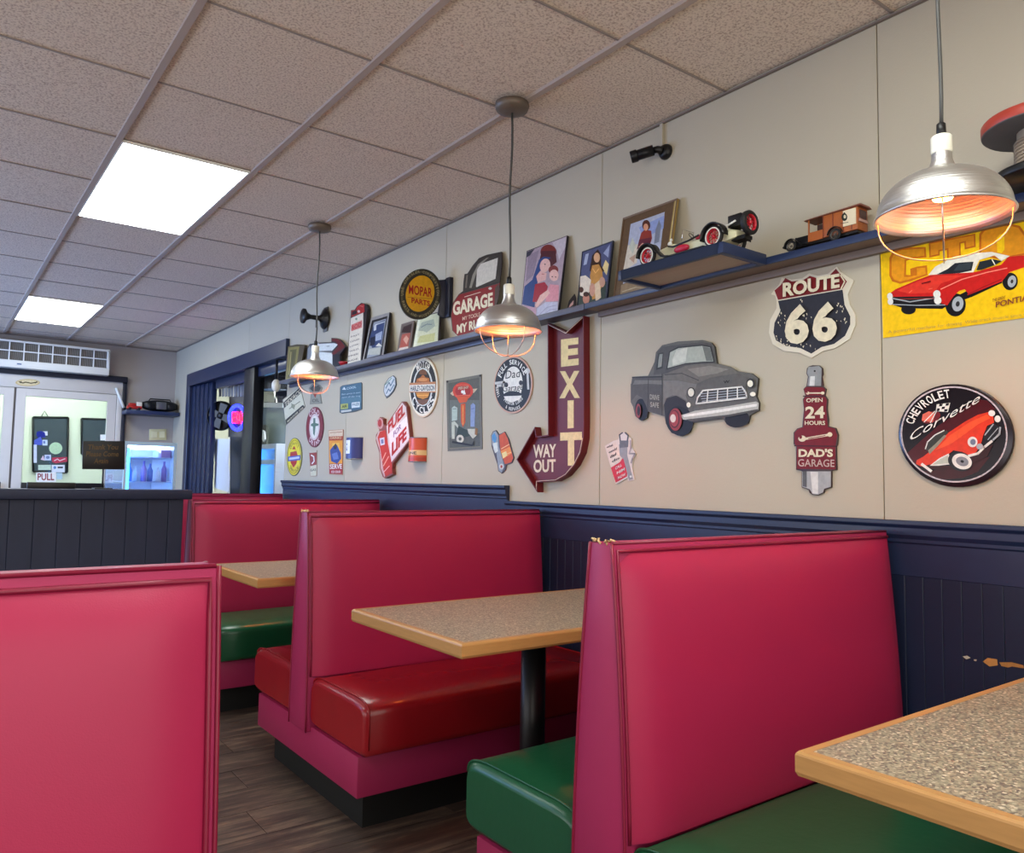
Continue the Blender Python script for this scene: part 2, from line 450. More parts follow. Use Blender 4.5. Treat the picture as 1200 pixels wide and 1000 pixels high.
# wainscot boards
nz = -0.245
bw = 0.0505; y = YR; bmz = {}
while y < OY0-0.02:
    top = nz if y < 2.97 else nz+0.07
    if top not in bmz: bmz[top] = mesh('board', MB().box(-0.011, 0, 0.0003, bw-0.0003, ZF+0.1, top+0.005), m_navy, bevel=0.0014, bseg=1)
    o = bpy.data.objects.new('board', bmz[top]); COL.objects.link(o); o.location = (W, y, 0); o.parent = wr
    y += bw
def rail(y0, y1, zt, endcap=False):
    prof = [(0, zt), (0.034, zt), (0.034, zt-0.012), (0.026, zt-0.020), (0.026, zt-0.040), (0.018, zt-0.052), (0.018, zt-0.062), (0.013, zt-0.064), (0.013, zt-0.155), (0, zt-0.155)]
    mb = MB().hull([(W-p, y0, z) for p, z in prof], [(W-p, y1, z) for p, z in prof])
    return mb
t1 = struct(obj('trim_1', rail(YR, 3.02, -0.090), m_navy2, bevel=0.0015, bseg=1))
t2 = struct(obj('trim_2', rail(3.02, OY0-0.02, -0.018), m_navy2, bevel=0.0015, bseg=1))
struct(obj('baseboard_right', MB().box(W-0.016, W, YR, OY0-0.02, ZF, ZF+0.1), m_navy2, bevel=0.004))
draw('worn_patch', WALL, (680, 560, 0.44), [
    ('p', (188, 140, 84), [(1072, 490), (1085, 480), (1110, 484), (1112, 500), (1090, 503)]),
    ('p', (178, 130, 78), [(1116, 492), (1150, 492), (1180, 500), (1182, 508), (1150, 503), (1140, 506), (1122, 502)]),
    ('p', (190, 180, 165), [(1018, 476), (1030, 474), (1040, 480), (1028, 484)]),
    ('p', (190, 180, 165), [(1048, 484), (1056, 484), (1055, 489), (1049, 488)])], wr, off=0.0125)
# opening: casing, ribbed jamb, mullion (window_1)
w1 = struct(obj('window_1', MB().box(W-0.03, W+0.10, OY0-0.02, OY1+0.0, OZ1-0.135, OZ1).box(W-0.03, W+0.1, OY1-0.12, OY1, ZF, OZ1-0.135), m_navy2, bevel=0.003, bseg=1))
for k in range(5):
    y0 = OY1-0.12-0.116*(k+1)
    obj('jamb_board', MB().box(W+0.0+0.01*k, W+0.09, y0+0.003, y0+0.113, ZF, OZ1-0.136), m_navy2, w1, bevel=0.006)
obj('mullion', MB().box(W-0.005, W+0.09, 6.72, 6.98, ZF, OZ1-0.136), mat('dark_mullion', (22, 24, 32), 0.4), w1, bevel=0.003)
m_glass = mat('clear_glass', (245, 250, 255), 0.02, trans=1.0, ior=1.1, spec=0.4)
obj('pane', MB().box(W+0.055, W+0.06, OY0, 6.72, -0.5, OZ1-0.136), m_glass, w1)
obj('sash_rail', MB().box(W+0.04, W+0.08, OY0, OY1-0.85, -0.55, -0.5), m_navy2, w1)
obj('lower_panel', MB().box(W+0.02, W+0.08, OY0, OY1-0.85, ZF, -0.55), m_navy2, w1)
obj('header_rail', MB().box(W+0.03, W+0.08, OY0, OY1-0.85, OZ1-0.22, OZ1-0.136), m_navy2, w1, bevel=0.003)

# other walls
struct(obj('wall_left', MB().box(XL-0.1, XL, YR-0.1, -0.5, ZF, ZC+0.05).box(XL-0.1, XL, 4.9, 5.8, ZF, ZC+0.05).box(XL-0.1, XL, -0.5, 4.9, ZF, -0.85).box(XL-0.1, XL, -0.5, 4.9, 0.85, ZC+0.05).box(XL-0.1, XL, 8.8, YB+0.1, ZF, ZC+0.05).box(XL-0.1, XL, 5.8, 8.8, ZF, -0.5).box(XL-0.1, XL, 5.8, 8.8, 1.1, ZC+0.05), m_wall))
struct(obj('window_2', MB().box(XL-0.07, XL-0.06, 5.8, 8.8, -0.5, 1.1), mat('frosted_pane', (120, 150, 210), 0.2)))  # added pane, unseen, set with the blue fill lamp
struct(obj('window_3', MB().box(XL-0.07, XL-0.06, -0.5, 4.9, -0.85, 0.85), mat('frosted_pane', (120, 150, 210), 0.2)))  # second added pane, unseen, goes with the warm left fill
struct(obj('wall_rear', MB().box(XL, W, YR-0.1, YR, ZF, ZC+0.05), m_wall))
DX0, DX1, DZ1 = -0.42, 1.70, 1.02
wb = struct(obj('wall_back', MB().box(DX1, W+0.012, YB, YB+0.1, ZF, ZC+0.05).box(XL, DX0, YB, YB+0.1, ZF, ZC+0.05).box(DX0, DX1, YB, YB+0.1, DZ1, ZC+0.05), m_wall_b))
obj('ceiling_angle', MB().box(XL, W, YB-0.012, YB, ZC-0.006, ZC+0.002), mat('wall_angle', (120, 108, 100), 0.6), wb)

# ------------------------------------------------------------------ back doors and the room behind them
m_doorf = mat('pale_aluminium_paint', (205, 200, 194), 0.4, noise=0.06, scale=6)
m_cap = mat('dark_cap', (30, 32, 44), 0.5)
d0 = struct(obj('trim_3', MB().box(DX0, DX1+0.0, YB-0.04, YB+0.06, 0.87, DZ1), m_doorf, bevel=0.003))
obj('side_post', MB().box(DX1-0.05, DX1, YB-0.04, YB+0.06, ZF, 0.869), m_doorf, d0, bevel=0.003)
obj('dark_cap', MB().box(DX0, DX1+0.04, YB-0.08, YB-0.0, DZ1-0.02, DZ1+0.045).box(DX1+0.0, DX1+0.04, YB-0.05, YB, ZF, DZ1-0.02), m_cap, d0, bevel=0.01)
draw('oval_badge', YP(YB-0.041), (0, 395, 0.125), [('e', (206, 186, 140), 260, 428, 115, 34), ('e', (222, 208, 168), 260, 428, 100, 26),
     ('l', (84, 74, 52), 10, [(180, 420), (215, 432), (240, 424), (290, 434), (350, 424)]), ('l', (84, 74, 52), 8, [(190, 432), (200, 416)]), ('l', (84, 74, 52), 8, [(330, 434), (345, 418)])], d0)
m_dglass = mat('door_glass', (225, 240, 238), 0.02, trans=1.0, ior=1.2)
def door(nm, x0, x1, hx):
    fr = MB(); z0, z1 = ZF+0.01, 0.865; s = 0.085
    fr.box(x0, x0+s, YB-0.03, YB+0.02, z0, z1).box(x1-s, x1, YB-0.03, YB+0.02, z0, z1).box(x0+s, x1-s, YB-0.03, YB+0.02, z1-0.075, z1).box(x0+s, x1-s, YB-0.03, YB+0.02, z0, z0+0.2)
    o = struct(obj(nm, fr, m_doorf, bevel=0.002, bseg=1))
    obj('pane', MB().box(x0+s, x1-s, YB-0.008, YB-0.002, z0+0.2, z1-0.075), m_dglass, o)
    obj('push_bar', MB().box(x0+s, x1-s, YB-0.07, YB-0.045, -0.18, -0.09).box(x0+s, x0+s+0.03, YB-0.045, YB-0.03, -0.16, -0.11).box(x1-s-0.03, x1-s, YB-0.045, YB-0.03, -0.16, -0.11), m_black, o, bevel=0.004)
    return o
dr = door('door_1', 0.725, 1.645, 0.8); dl = door('door_2', -0.20, 0.705, 0.6)
gp = YP(YB-0.0085); CD = (0, 480, 0.125)
draw('sticker', gp, CD, [
    ('r', (232, 236, 246), 400, 206, 446, 245), ('p', (34, 52, 150), [(345, 210), (380, 200), (420, 214), (428, 262), (360, 268), (340, 240)]), ('p', (92, 110, 200), [(320, 290), (380, 255), (400, 300), (390, 335), (320, 330)]),
    ('r', (214, 226, 246), 398, 285, 445, 338), ('r', (120, 140, 190), 405, 295, 425, 320),
    ('e', (196, 226, 186), 522, 364, 62, 56), ('r', (214, 220, 236), 315, 330, 345, 500), ('p', (220, 200, 214), [(380, 470), (405, 430), (420, 480)]),
    ('r', (206, 216, 240), 418, 425, 478, 478), ('e', (120, 140, 180), 448, 450, 18, 14), ('p', (196, 66, 92), [(488, 452), (630, 446), (630, 490), (520, 505), (488, 492)]),
    ('l', (240, 224, 226), 8, [(510, 480), (540, 465), (560, 482), (610, 462)]), ('r', (204, 224, 204), 358, 520, 478, 568), ('r', (226, 232, 240), 484, 520, 606, 590),
    ('e', (110, 150, 200), 514, 545, 14, 14), ('r', (60, 60, 66), 540, 536, 590, 552), ('r', (238, 238, 236), 340, 590, 525, 680), ('r', (186, 214, 226), 530, 595, 584, 655),
    ('t', (150, 44, 50), 'PULL', 352, 662, 508, 662, 62), ('r', (246, 250, 250), 940, 236, 1026, 290)], dr)
draw('sticker', gp, CD, [('r', (226, 232, 230), 88, 172, 168, 252), ('r', (84, 92, 100), 26, 285, 170, 385), ('l', (190, 198, 204), 10, [(30, 310), (165, 315)]), ('l', (190, 198, 204), 8, [(30, 345), (165, 340)]),
    ('r', (230, 232, 228), 30, 390, 106, 516), ('r', (150, 160, 160), 122, 395, 150, 510)], dl)
obj('door_closer', MB().tube([YP(YB-0.06).p(136, 455), YP(YB-0.10).p(145, 478)], 0.014, 8), m_white, d0)
obj('meeting_strip', MB().box(0.704, 0.726, YB-0.02, YB+0.01, ZF, 0.869), mat('strip_grey', (90, 84, 82), 0.5), d0)
obj('meeting_strip', MB().box(1.644, 1.652, YB-0.02, YB+0.01, ZF, 0.869), mat('strip_grey', (90, 84, 82), 0.5), d0)
# vestibule behind the doors
m_vest = mat('vestibule_paint', (224, 224, 212), 0.7)
VY = 11.4
struct(obj('wall_vestibule', MB().box(-1.2, 3.0, VY, VY+0.05, ZF, 1.5).box(-1.25, -1.2, YB+0.1, VY, ZF, 1.5).box(2.9, 2.95, YB+0.1, VY, ZF, 1.5), m_vest))
struct(obj('ceiling_vestibule', MB().box(-1.2, 2.95, YB+0.1, VY, 1.5, 1.55), m_vest))
struct(obj('floor_vestibule', MB().box(-1.2, 2.95, YB+0.1, VY, ZF-0.05, ZF), mat('vestibule_floor', (140, 136, 128), 0.6)))
def framed(pts, label, wire=None):
    P = YP(VY-0.03)
    mb = plate(P, pts, CD, 0, 0.028)
    o = obj('wall_board', mb, mat('dark_slate', (62, 72, 84), 0.25)); tag(o, label, 'board')
    a, b, c, d = pts
    fr = MB()
    for u, v in ((a, b), (b, c), (c, d), (d, a)):
        fr.tube([P.p(CD[0]+u[0]*.125, CD[1]+u[1]*.125, 0.008), P.p(CD[0]+v[0]*.125, CD[1]+v[1]*.125, 0.008)], 0.012, 4)
    obj('frame', fr, m_dark, o)
    if wire: obj('hanging_wire', MB().tube([P.p(CD[0]+q[0]*.125, CD[1]+q[1]*.125, 0.005) for q in wire], 0.006, 6), m_dark, o)
framed([(310, 72), (640, 76), (630, 590), (310, 582)], 'dark slate board hanging by a wire seen through the glass door', [(385, 72), (418, 16), (455, 73)])
framed([(765, 85), (1045, 95), (1045, 420), (765, 420)], 'dark bluish board without wire seen at right through the glass door')
framed([(125, 58), (190, 60), (185, 400), (122, 400)], 'narrow dark board seen through the left glass door')
for k, (ya, yb_) in enumerate(((9.75, 9.95), (10.5, 10.75))):
    t = thing('strip_light', ['vestibule strip light nearer the glass doors', 'vestibule strip light farther from the glass doors'][k], 'strip light', (0.6, ya, 1.5), 'strip lights behind the doors')  # added lamps standing in for ceiling panels mirrored in the glass
    obj('housing', MB().box(-0.2, 1.9, ya, yb_, 1.47, 1.5), m_white, t)
    obj('diffuser', MB().box(-0.18, 1.88, ya+0.01, yb_-0.01, 1.455, 1.47), mat('strip_diffuser', (240, 250, 244), 0.5, emit=(246, 255, 246), es=9), t)

# air unit over the doors
t = thing('air_unit', 'white wall-mounted air unit with wire grille above the doors', 'air conditioner', (0.9, 9.3, 1.04))
ax0, ax1, ay = 0.1, 1.53, 9.2
mb = MB().box(ax0, ax1, ay+0.03, YB-0.001, 1.05, 1.325).box(ax0, ax1, ay, ay+0.03, 1.05, 1.125).box(ax0, ax1, ay, ay+0.03, 1.305, 1.325).box(ax1-0.025, ax1, ay, ay+0.03, 1.125, 1.305)
obj('housing', mb, mat('ivory_plastic', (222, 222, 216), 0.4), t, bevel=0.006)
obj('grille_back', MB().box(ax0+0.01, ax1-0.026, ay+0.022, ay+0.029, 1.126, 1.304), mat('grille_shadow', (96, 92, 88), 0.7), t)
x = ax1-0.15
while x > ax0+0.05:
    obj('grille_bar', MB().box(x-0.005, x+0.005, ay, ay+0.012, 1.126, 1.304), m_white, t); x -= 0.125
obj('grille_bar', MB().box(ax0, ax1-0.025, ay-0.002, ay+0.010, 1.212, 1.222), m_white, t)
mb = MB()
x = ax1-0.03
while x > ax0+0.02:
    mb.box(x-0.0015, x+0.0015, ay+0.014, ay+0.018, 1.126, 1.304); x -= 0.0125
stuff(obj('fine_mesh', mb, mat('mesh_grey', (150, 146, 140), 0.6), t, weld=False))
obj('logo_badge', MB().box(0.70, 0.74, ay-0.002, ay, 1.082, 1.095), mat('badge_grey', (90, 110, 150), 0.4), t)

# small shelf at the back with truck and stereo
t = obj('wall_shelf', MB().box(1.70, 2.235, 9.10, 9.40, 0.655, 0.695), m_shelf, bevel=0.004); tag(t, 'short navy wall shelf in the far corner holding a black stereo', 'shelf')
P = YP(9.14)
t = thing('portable_stereo', 'black rounded portable stereo on the short navy corner shelf', 'stereo', (2.05, 9.2, 0.695))
ring = []
for (cx, rx_) in ((1.885, 0.0), ):
    pass
rows = []
for k in range(13):
    u = k/12; xx = 1.87+0.36*u; s_ = (math.sin(math.pi*min(1, max(0, u*0.92+0.04))))**0.35
    hz, hy = 0.062*s_, 0.075*s_
    rows.append([(xx, 9.215+hy*math.copysign(abs(math.cos(a))**0.6, math.cos(a)), 0.762+hz*math.copysign(abs(math.sin(a))**0.6, math.sin(a))) for a in [2*math.pi*j/20 for j in range(20)]])
mb = MB().grid(rows, close_u=True); mb.face(rows[0][::-1]); mb.face(rows[-1]); obj('body', mb, m_black, t)
for cx in (1.945, 2.155): obj('speaker', MB().lathe([(0.0, -0.012), (0.025, -0.012), (0.04, -0.004), (0.044, 0.0)], (cx, 9.142, 0.752), 'y', 20), m_dark, t)
obj('control_panel', MB().box(2.0, 2.1, 9.128, 9.15, 0.72, 0.80), mat('stereo_panel', (110, 112, 116), 0.3, 0.6), t, bevel=0.003)
obj('handle', MB().tube([(1.93, 9.21, 0.80), (1.95, 9.21, 0.835), (2.15, 9.21, 0.835), (2.17, 9.21, 0.80)], 0.007), m_black, t)
t = thing('toy_truck', 'small red and white toy truck beside the stereo on the corner shelf', 'toy truck', (1.78, 9.2, 0.695))
m_tr = mat('toy_red', (176, 40, 34), 0.3); m_tw = mat('toy_white', (226, 220, 206), 0.4)
obj('body', MB().box(1.715, 1.86, 9.15, 9.21, 0.71, 0.742).box(1.73, 1.80, 9.152, 9.208, 0.742, 0.772), m_tr, t, bevel=0.006)
obj('load', MB().box(1.805, 1.86, 9.152, 9.208, 0.742, 0.785), m_tw, t, bevel=0.004)
for x in (1.74, 1.83):
    for y in (9.148, 9.212): obj('wheel', MB().lathe([(0, -0.006), (0.015, -0.006), (0.015, 0.006), (0, 0.006)], (x, y, 0.711), 'y', 14), m_black, t)
# switch plate
t = thing('switch_plate', 'cream double switch plate on the wall under the corner shelf', 'switch', (1.93, 9.39, 0.45))
obj('plate', plate(YP(YB-0.012), [(175, 503), (195, 503), (195, 516), (175, 516)], th=0.011), mat('cream_plastic', (214, 206, 160), 0.4), t, bevel=0.003)
obj('toggle', plate(YP(YB-0.022), [(178, 506), (184, 506), (184, 513), (178, 513)], th=0.010), mat('cream_plastic_light', (226, 220, 180), 0.4), t)
obj('toggle', plate(YP(YB-0.022), [(187, 506), (193, 506), (193, 513), (187, 513)], th=0.010), mat('cream_plastic_light', (226, 220, 180), 0.4), t)

# lit display coolers
def cooler(label, x0, x1, y0, y1, z1, face):
    """upright display cooler; face = '-y' front towards the viewer"""
    t = thing('display_cooler', label, 'cooler', ((x0+x1)/2, (y0+y1)/2, ZF))
    th = 0.022
    sh = MB().box(x0, x1, y1-th, y1, ZF, z1).box(x1-th, x1, y0, y1-th, ZF, z1).box(x0, x1-th, y0, y1-th, z1-th, z1).box(x0, x1-th, y0, y1-th, ZF, ZF+0.15)
    obj('cabinet', sh, mat('cooler_white', (214, 224, 236), 0.4), t)
    fr = MB()
    fr.box(x0, x0+th, y0-0.01, y0+0.012, ZF+0.15, z1).box(x1-th, x1, y0-0.01, y0, ZF+0.15, z1).box(x0+th, x1-th, y0-0.01, y0+0.01, z1-0.03, z1)
    obj('rear_post', MB().box(x0, x0+th, y1-0.02, y1, ZF+0.15, z1-th), mat('cooler_frame', (196, 226, 240), 0.4), t)
    obj('door_frame', fr, mat('cooler_frame', (196, 226, 240), 0.4), t)
    obj('glass_door', MB().box(x0+th, x1-th, y0-0.004, y0, ZF+0.15, z1-0.03), m_glass, t)
    obj('glass_side', MB().box(x0, x0+0.004, y0+0.012, y1-0.02, ZF+0.15, z1-th), m_glass, t)
    obj('light_tube', MB().tube([(x0+0.035, y0+0.02, ZF+0.2), (x0+0.035, y0+0.02, z1-0.05)], 0.012), mat('blue_tube', (60, 170, 255), 0.3, emit=(40, 160, 255), es=7), t)
    obj('light_tube', MB().tube([(x0+0.05, (y0+y1)/2, z1-0.04), (x1-0.04, (y0+y1)/2, z1-0.04)], 0.012), mat('cold_tube', (210, 230, 255), 0.3, emit=(190, 220, 255), es=14), t)
    for z in (z1-0.13, z1-0.33, z1-0.60):
        s = obj('wire_shelf', MB().box(x0+0.03, x1-th, y0+0.03, y1-th, z, z+0.006), mat('cooler_shelf', (190, 205, 235), 0.4), t)
    return t
t = cooler('glass display cooler glowing blue white standing before the back wall', 1.30, 1.70, 6.97, 7.75, 0.275, '-y')
m_can = [mat('can_blue', (120, 150, 225), 0.3), mat('can_white', (226, 230, 240), 0.3), mat('can_violet', (160, 140, 210), 0.3)]
for k in range(6):
    x = 1.37+0.055*k; z = -0.049; h = (0.15, 0.12, 0.17)[k % 3]
    b = obj('drink_bottle', MB().lathe([(0, 0), (0.022, 0), (0.023, h*0.6), (0.009, h*0.82), (0.009, h), (0, h)], (x, 7.10+0.03*(k % 2), z), 'z', 14), m_can[k % 3])
    tag(b, ['blue bottle at the left end of the lit cooler shelf', 'white bottle second from left on the lit cooler shelf', 'violet bottle third from left on the lit cooler shelf', 'blue bottle third from right on the lit cooler shelf', 'white bottle second from right on the lit cooler shelf', 'violet bottle at the right end of the lit cooler shelf'][k], 'bottle', 'bottles in the lit cooler')
b = obj('stacked_carton', MB().box(1.59, 1.67, 7.02, 7.12, 0.152, 0.215), m_can[2], bevel=0.003); tag(b, 'small violet carton on the top shelf of the lit cooler', 'carton')

# side room seen through the opening
SX = 4.6
struct(obj('wall_side_room', MB().box(SX, SX+0.05, 4.5, 13.0, ZF, 1.5).box(W+0.1, SX, 13.0, 13.05, ZF, 1.5).box(W+0.1, SX, 4.45, 4.5, ZF, 1.5), mat('side_room_paint', (92, 90, 92), 0.7)))
struct(obj('ceiling_side_room', MB().box(W+0.1, SX, 4.5, 13.0, 1.5, 1.55), mat('side_room_paint', (92, 90, 92), 0.7)))
struct(obj('floor_side_room', MB().box(W+0.1, SX, 4.5, 13.0, ZF-0.05, ZF), mat('side_floor', (60, 56, 54), 0.6)))
SP = XP(W+0.12); SR = (215, 390, 0.2)
def sobj(name, label, cat, pts, m, th=0.01, off=0.0, plane=None):
    o = obj(name, plate(plane or SP, pts, SR, off, th), m); tag(o, label, cat); return o
sobj('blackboard', 'dark cabinet door behind the opening under the neon ring', 'cabinet', [(272, 612), (352, 612), (352, 960), (272, 960)], mat('cabinet_dark', (28, 28, 36), 0.4), 0.02, -0.10)
sobj('wooden_board', 'grey brown wooden board behind the neon ring in the opening', 'board', [(268, 375), (352, 375), (352, 612), (262, 612)], mat('board_brown', (104, 98, 90), 0.6, noise=0.2, scale=12), 0.02, -0.13)
v = thing('pleated_shade', 'pleated grey shade hanging at the top of the opening', 'shade', SP.p(270, 450))
for k in range(9):
    a = 205+k*17.5
    obj('slat', plate(SP, [(a, 235-k*3.5), (a+15, 232-k*3.5), (a+15, 372), (a+3, 376)], SR, -0.03+0.006*(k % 2), 0.006), mat('slat_grey', (120, 120, 122), 0.6), v)
paper = sobj('hanging_paper', 'long white paper sheet hanging in the opening left of the mullion', 'paper', [(175, 622), (272, 625), (262, 760), (272, 850), (266, 935), (180, 910), (184, 760)], mat('paper_white', (214, 222, 236), 0.6), 0.002)
sobj('paper_slip', 'narrow white paper slip left of the long hanging sheet', 'paper', [(166, 545), (182, 560), (186, 640), (172, 660), (162, 655)], mat('paper_white', (214, 222, 236), 0.6), 0.002, 0.01)
ft = thing('wall_fan', 'dark round fan hanging in the opening left of the neon', 'fan', SP.p(258, 487))
cf = SP.p(215+216*.2, 390+487*.2); 
obj('fan_rim', MB().lathe([(0.140, -0.02), (0.150, -0.015), (0.150, 0.02), (0.140, 0.03)], (cf.x, cf.y, cf.z), 'x', 28), m_dark, ft)
obj('fan_back', MB().lathe([(0.0, 0.02), (0.144, 0.02), (0.144, 0.025), (0, 0.025)], (cf.x, cf.y, cf.z), 'x', 28), mat('fan_grey', (50, 46, 40), 0.5), ft)
for k in range(4):
    a = math.radians(20+90*k); ca, sa = math.cos(a), math.sin(a)
    obj('blade', MB().hull([(cf.x-0.012, cf.y+0.03*ca-0.03*sa, cf.z+0.03*sa+0.03*ca), (cf.x-0.012, cf.y+0.03*ca+0.03*sa, cf.z+0.03*sa-0.03*ca), (cf.x-0.012, cf.y+0.125*ca+0.045*sa, cf.z+0.125*sa-0.045*ca), (cf.x-0.012, cf.y+0.125*ca-0.045*sa, cf.z+0.125*sa+0.045*ca)],
        [(cf.x-0.008, cf.y+0.03*ca-0.03*sa, cf.z+0.03*sa+0.03*ca), (cf.x-0.008, cf.y+0.03*ca+0.03*sa, cf.z+0.03*sa-0.03*ca), (cf.x-0.004, cf.y+0.125*ca+0.045*sa, cf.z+0.125*sa-0.045*ca), (cf.x-0.004, cf.y+0.125*ca-0.045*sa, cf.z+0.125*sa+0.045*ca)]), mat('fan_blade', (62, 58, 50), 0.5), ft)
obj('fan_hub', MB().lathe([(0.0, -0.025), (0.03, -0.02), (0.035, 0.0)], (cf.x, cf.y, cf.z), 'x', 16), m_dark, ft)
ft.rotation_euler.z = math.radians(38)
# neon ring
ne = thing('neon_sign', 'round neon sign with blue ring and red letters in the opening', 'neon sign', SP.p(278, 490))
NP = SP
obj('backing', plate(NP, ell(315, 495, 52, 82), SR, 0.005, 0.004), m_black, ne)
pts = [NP.p(SR[0]+x*.2, SR[1]+y*.2, 0.02) for x, y in ell(315, 498, 44, 70)]
obj('blue_tube', MB().tube(pts, 0.018, 8, closed=True), mat('neon_blue', (30, 50, 255), 0.3, emit=(30, 40, 255), es=3.0), ne)
m_nr = mat('neon_red', (255, 30, 60), 0.3, emit=(255, 20, 50), es=3.0)
for L_ in ([(292, 470), (292, 525), (318, 525), (322, 508), (312, 497), (322, 484), (316, 470), (292, 470)], [(340, 468), (332, 480), (332, 515), (340, 527), (350, 515), (350, 480), (340, 468)], [(292, 497), (312, 497)]):
    obj('red_tube', MB().tube([NP.p(SR[0]+x*.2, SR[1]+y*.2, 0.03) for x, y in L_], 0.013, 6), m_nr, ne)
# right-hand pane: inner door frame, figurine, cooler, hanging lamp
P2 = XP(3.2)
ir = struct(obj('door_3', plate(P2, [(415, 408), (585, 412), (585, 440), (432, 436), (432, 960), (415, 960)], SR, 0, 0.05), mat('inner_frame_white', (206, 212, 212), 0.5)))
obj('pane', plate(P2, [(432, 436), (620, 440), (620, 960), (432, 960)], SR, -0.06, 0.01), mat('inner_glass', (96, 112, 124), 0.2), ir)
sobj('notice_board', 'pale notice board above the white inner frame in the opening', 'board', [(412, 345), (530, 345), (540, 408), (412, 405)], mat('pale_board', (176, 178, 160), 0.6), 0.02, 0, P2)
fg = sobj('dark_figurine', 'dark upright figurine silhouette behind the right pane of the opening', 'figurine', [(438, 540), (485, 540), (488, 652), (438, 652)], m_black, 0.02, 0.02, P2)
obj('pale_face', plate(P2, [(462, 570), (472, 580), (476, 625), (468, 640), (456, 612)], SR, 0.045, 0.02), m_white, fg)
hc = P2.p(SR[0]+405*.2, SR[1]+660*.2, 0.2); h2 = P2.p(SR[0]+545*.2, SR[1]+660*.2, 0.2)
cl = thing('display_cooler', 'blue glowing cooler seen through the opening beside the mullion', 'cooler', (hc.x, (hc.y+h2.y)/2, ZF))
ya, yb_ = h2.y, hc.y; zt = hc.z
obj('cabinet', MB().box(hc.x, hc.x+0.4, ya, yb_, zt-0.05, zt).box(hc.x+0.36, hc.x+0.4, ya, yb_, ZF, zt-0.05).box(hc.x, hc.x+0.36, ya, ya+0.04, ZF, zt-0.05).box(hc.x, hc.x+0.36, yb_-0.04, yb_, ZF, zt-0.05), mat('cooler_white', (214, 224, 236), 0.4), cl)
obj('lit_back', MB().box(hc.x+0.34, hc.x+0.36, ya+0.04, yb_-0.04, ZF, zt-0.05), mat('lit_blue', (90, 160, 235), 0.4, emit=(90, 165, 240), es=0.9), cl)
for yy in (ya+0.06, yb_-0.08, (ya+yb_)/2+0.25):
    obj('light_tube', MB().tube([(hc.x+0.03, yy, ZF), (hc.x+0.03, yy, zt-0.06)], 0.022), mat('blue_tube2', (120, 190, 255), 0.3, emit=(90, 180, 255), es=3), cl)
obj('shelf', MB().box(hc.x+0.02, hc.x+0.33, ya+0.04, yb_-0.04, zt-0.22, zt-0.17), mat('cooler_frame', (196, 226, 240), 0.4), cl)
lp = thing('white_bulb_lamp', 'white globe bulb lamp hanging at the right edge of the opening', 'lamp', WALL.p(323, 450))
a = XP(W-0.10).p(323.5, 452)
obj('globe', MB().ball(a, 0.034, 0.034, 0.05, 14), m_cream, lp)
obj('stem', MB().tube([(a.x, a.y, a.z+0.045), (a.x, a.y, a.z+0.20)], [0.012, 0.009]), m_dark, lp)
obj('arm', MB().tube([(a.x, a.y, a.z+0.20), (W-0.031, a.y+0.01, a.z+0.21)], 0.006), m_dark, lp)
obj('drop', MB().tube([(a.x, a.y, a.z-0.045), (a.x, a.y, a.z-0.13)], 0.005), m_dark, lp)
sobj('black_crate', 'black crate on the ledge high in the right half of the opening', 'crate', [(412, 215), (520, 205), (520, 325), (412, 335)], m_black, 0.2, -0.05)
area('side_room_lamp', (3.4, 8.0, 1.45), (0, 0, 0), 0.5, 1.5, 45, (0.9, 0.93, 1.0))  # unseen fill added to brighten things in the side room

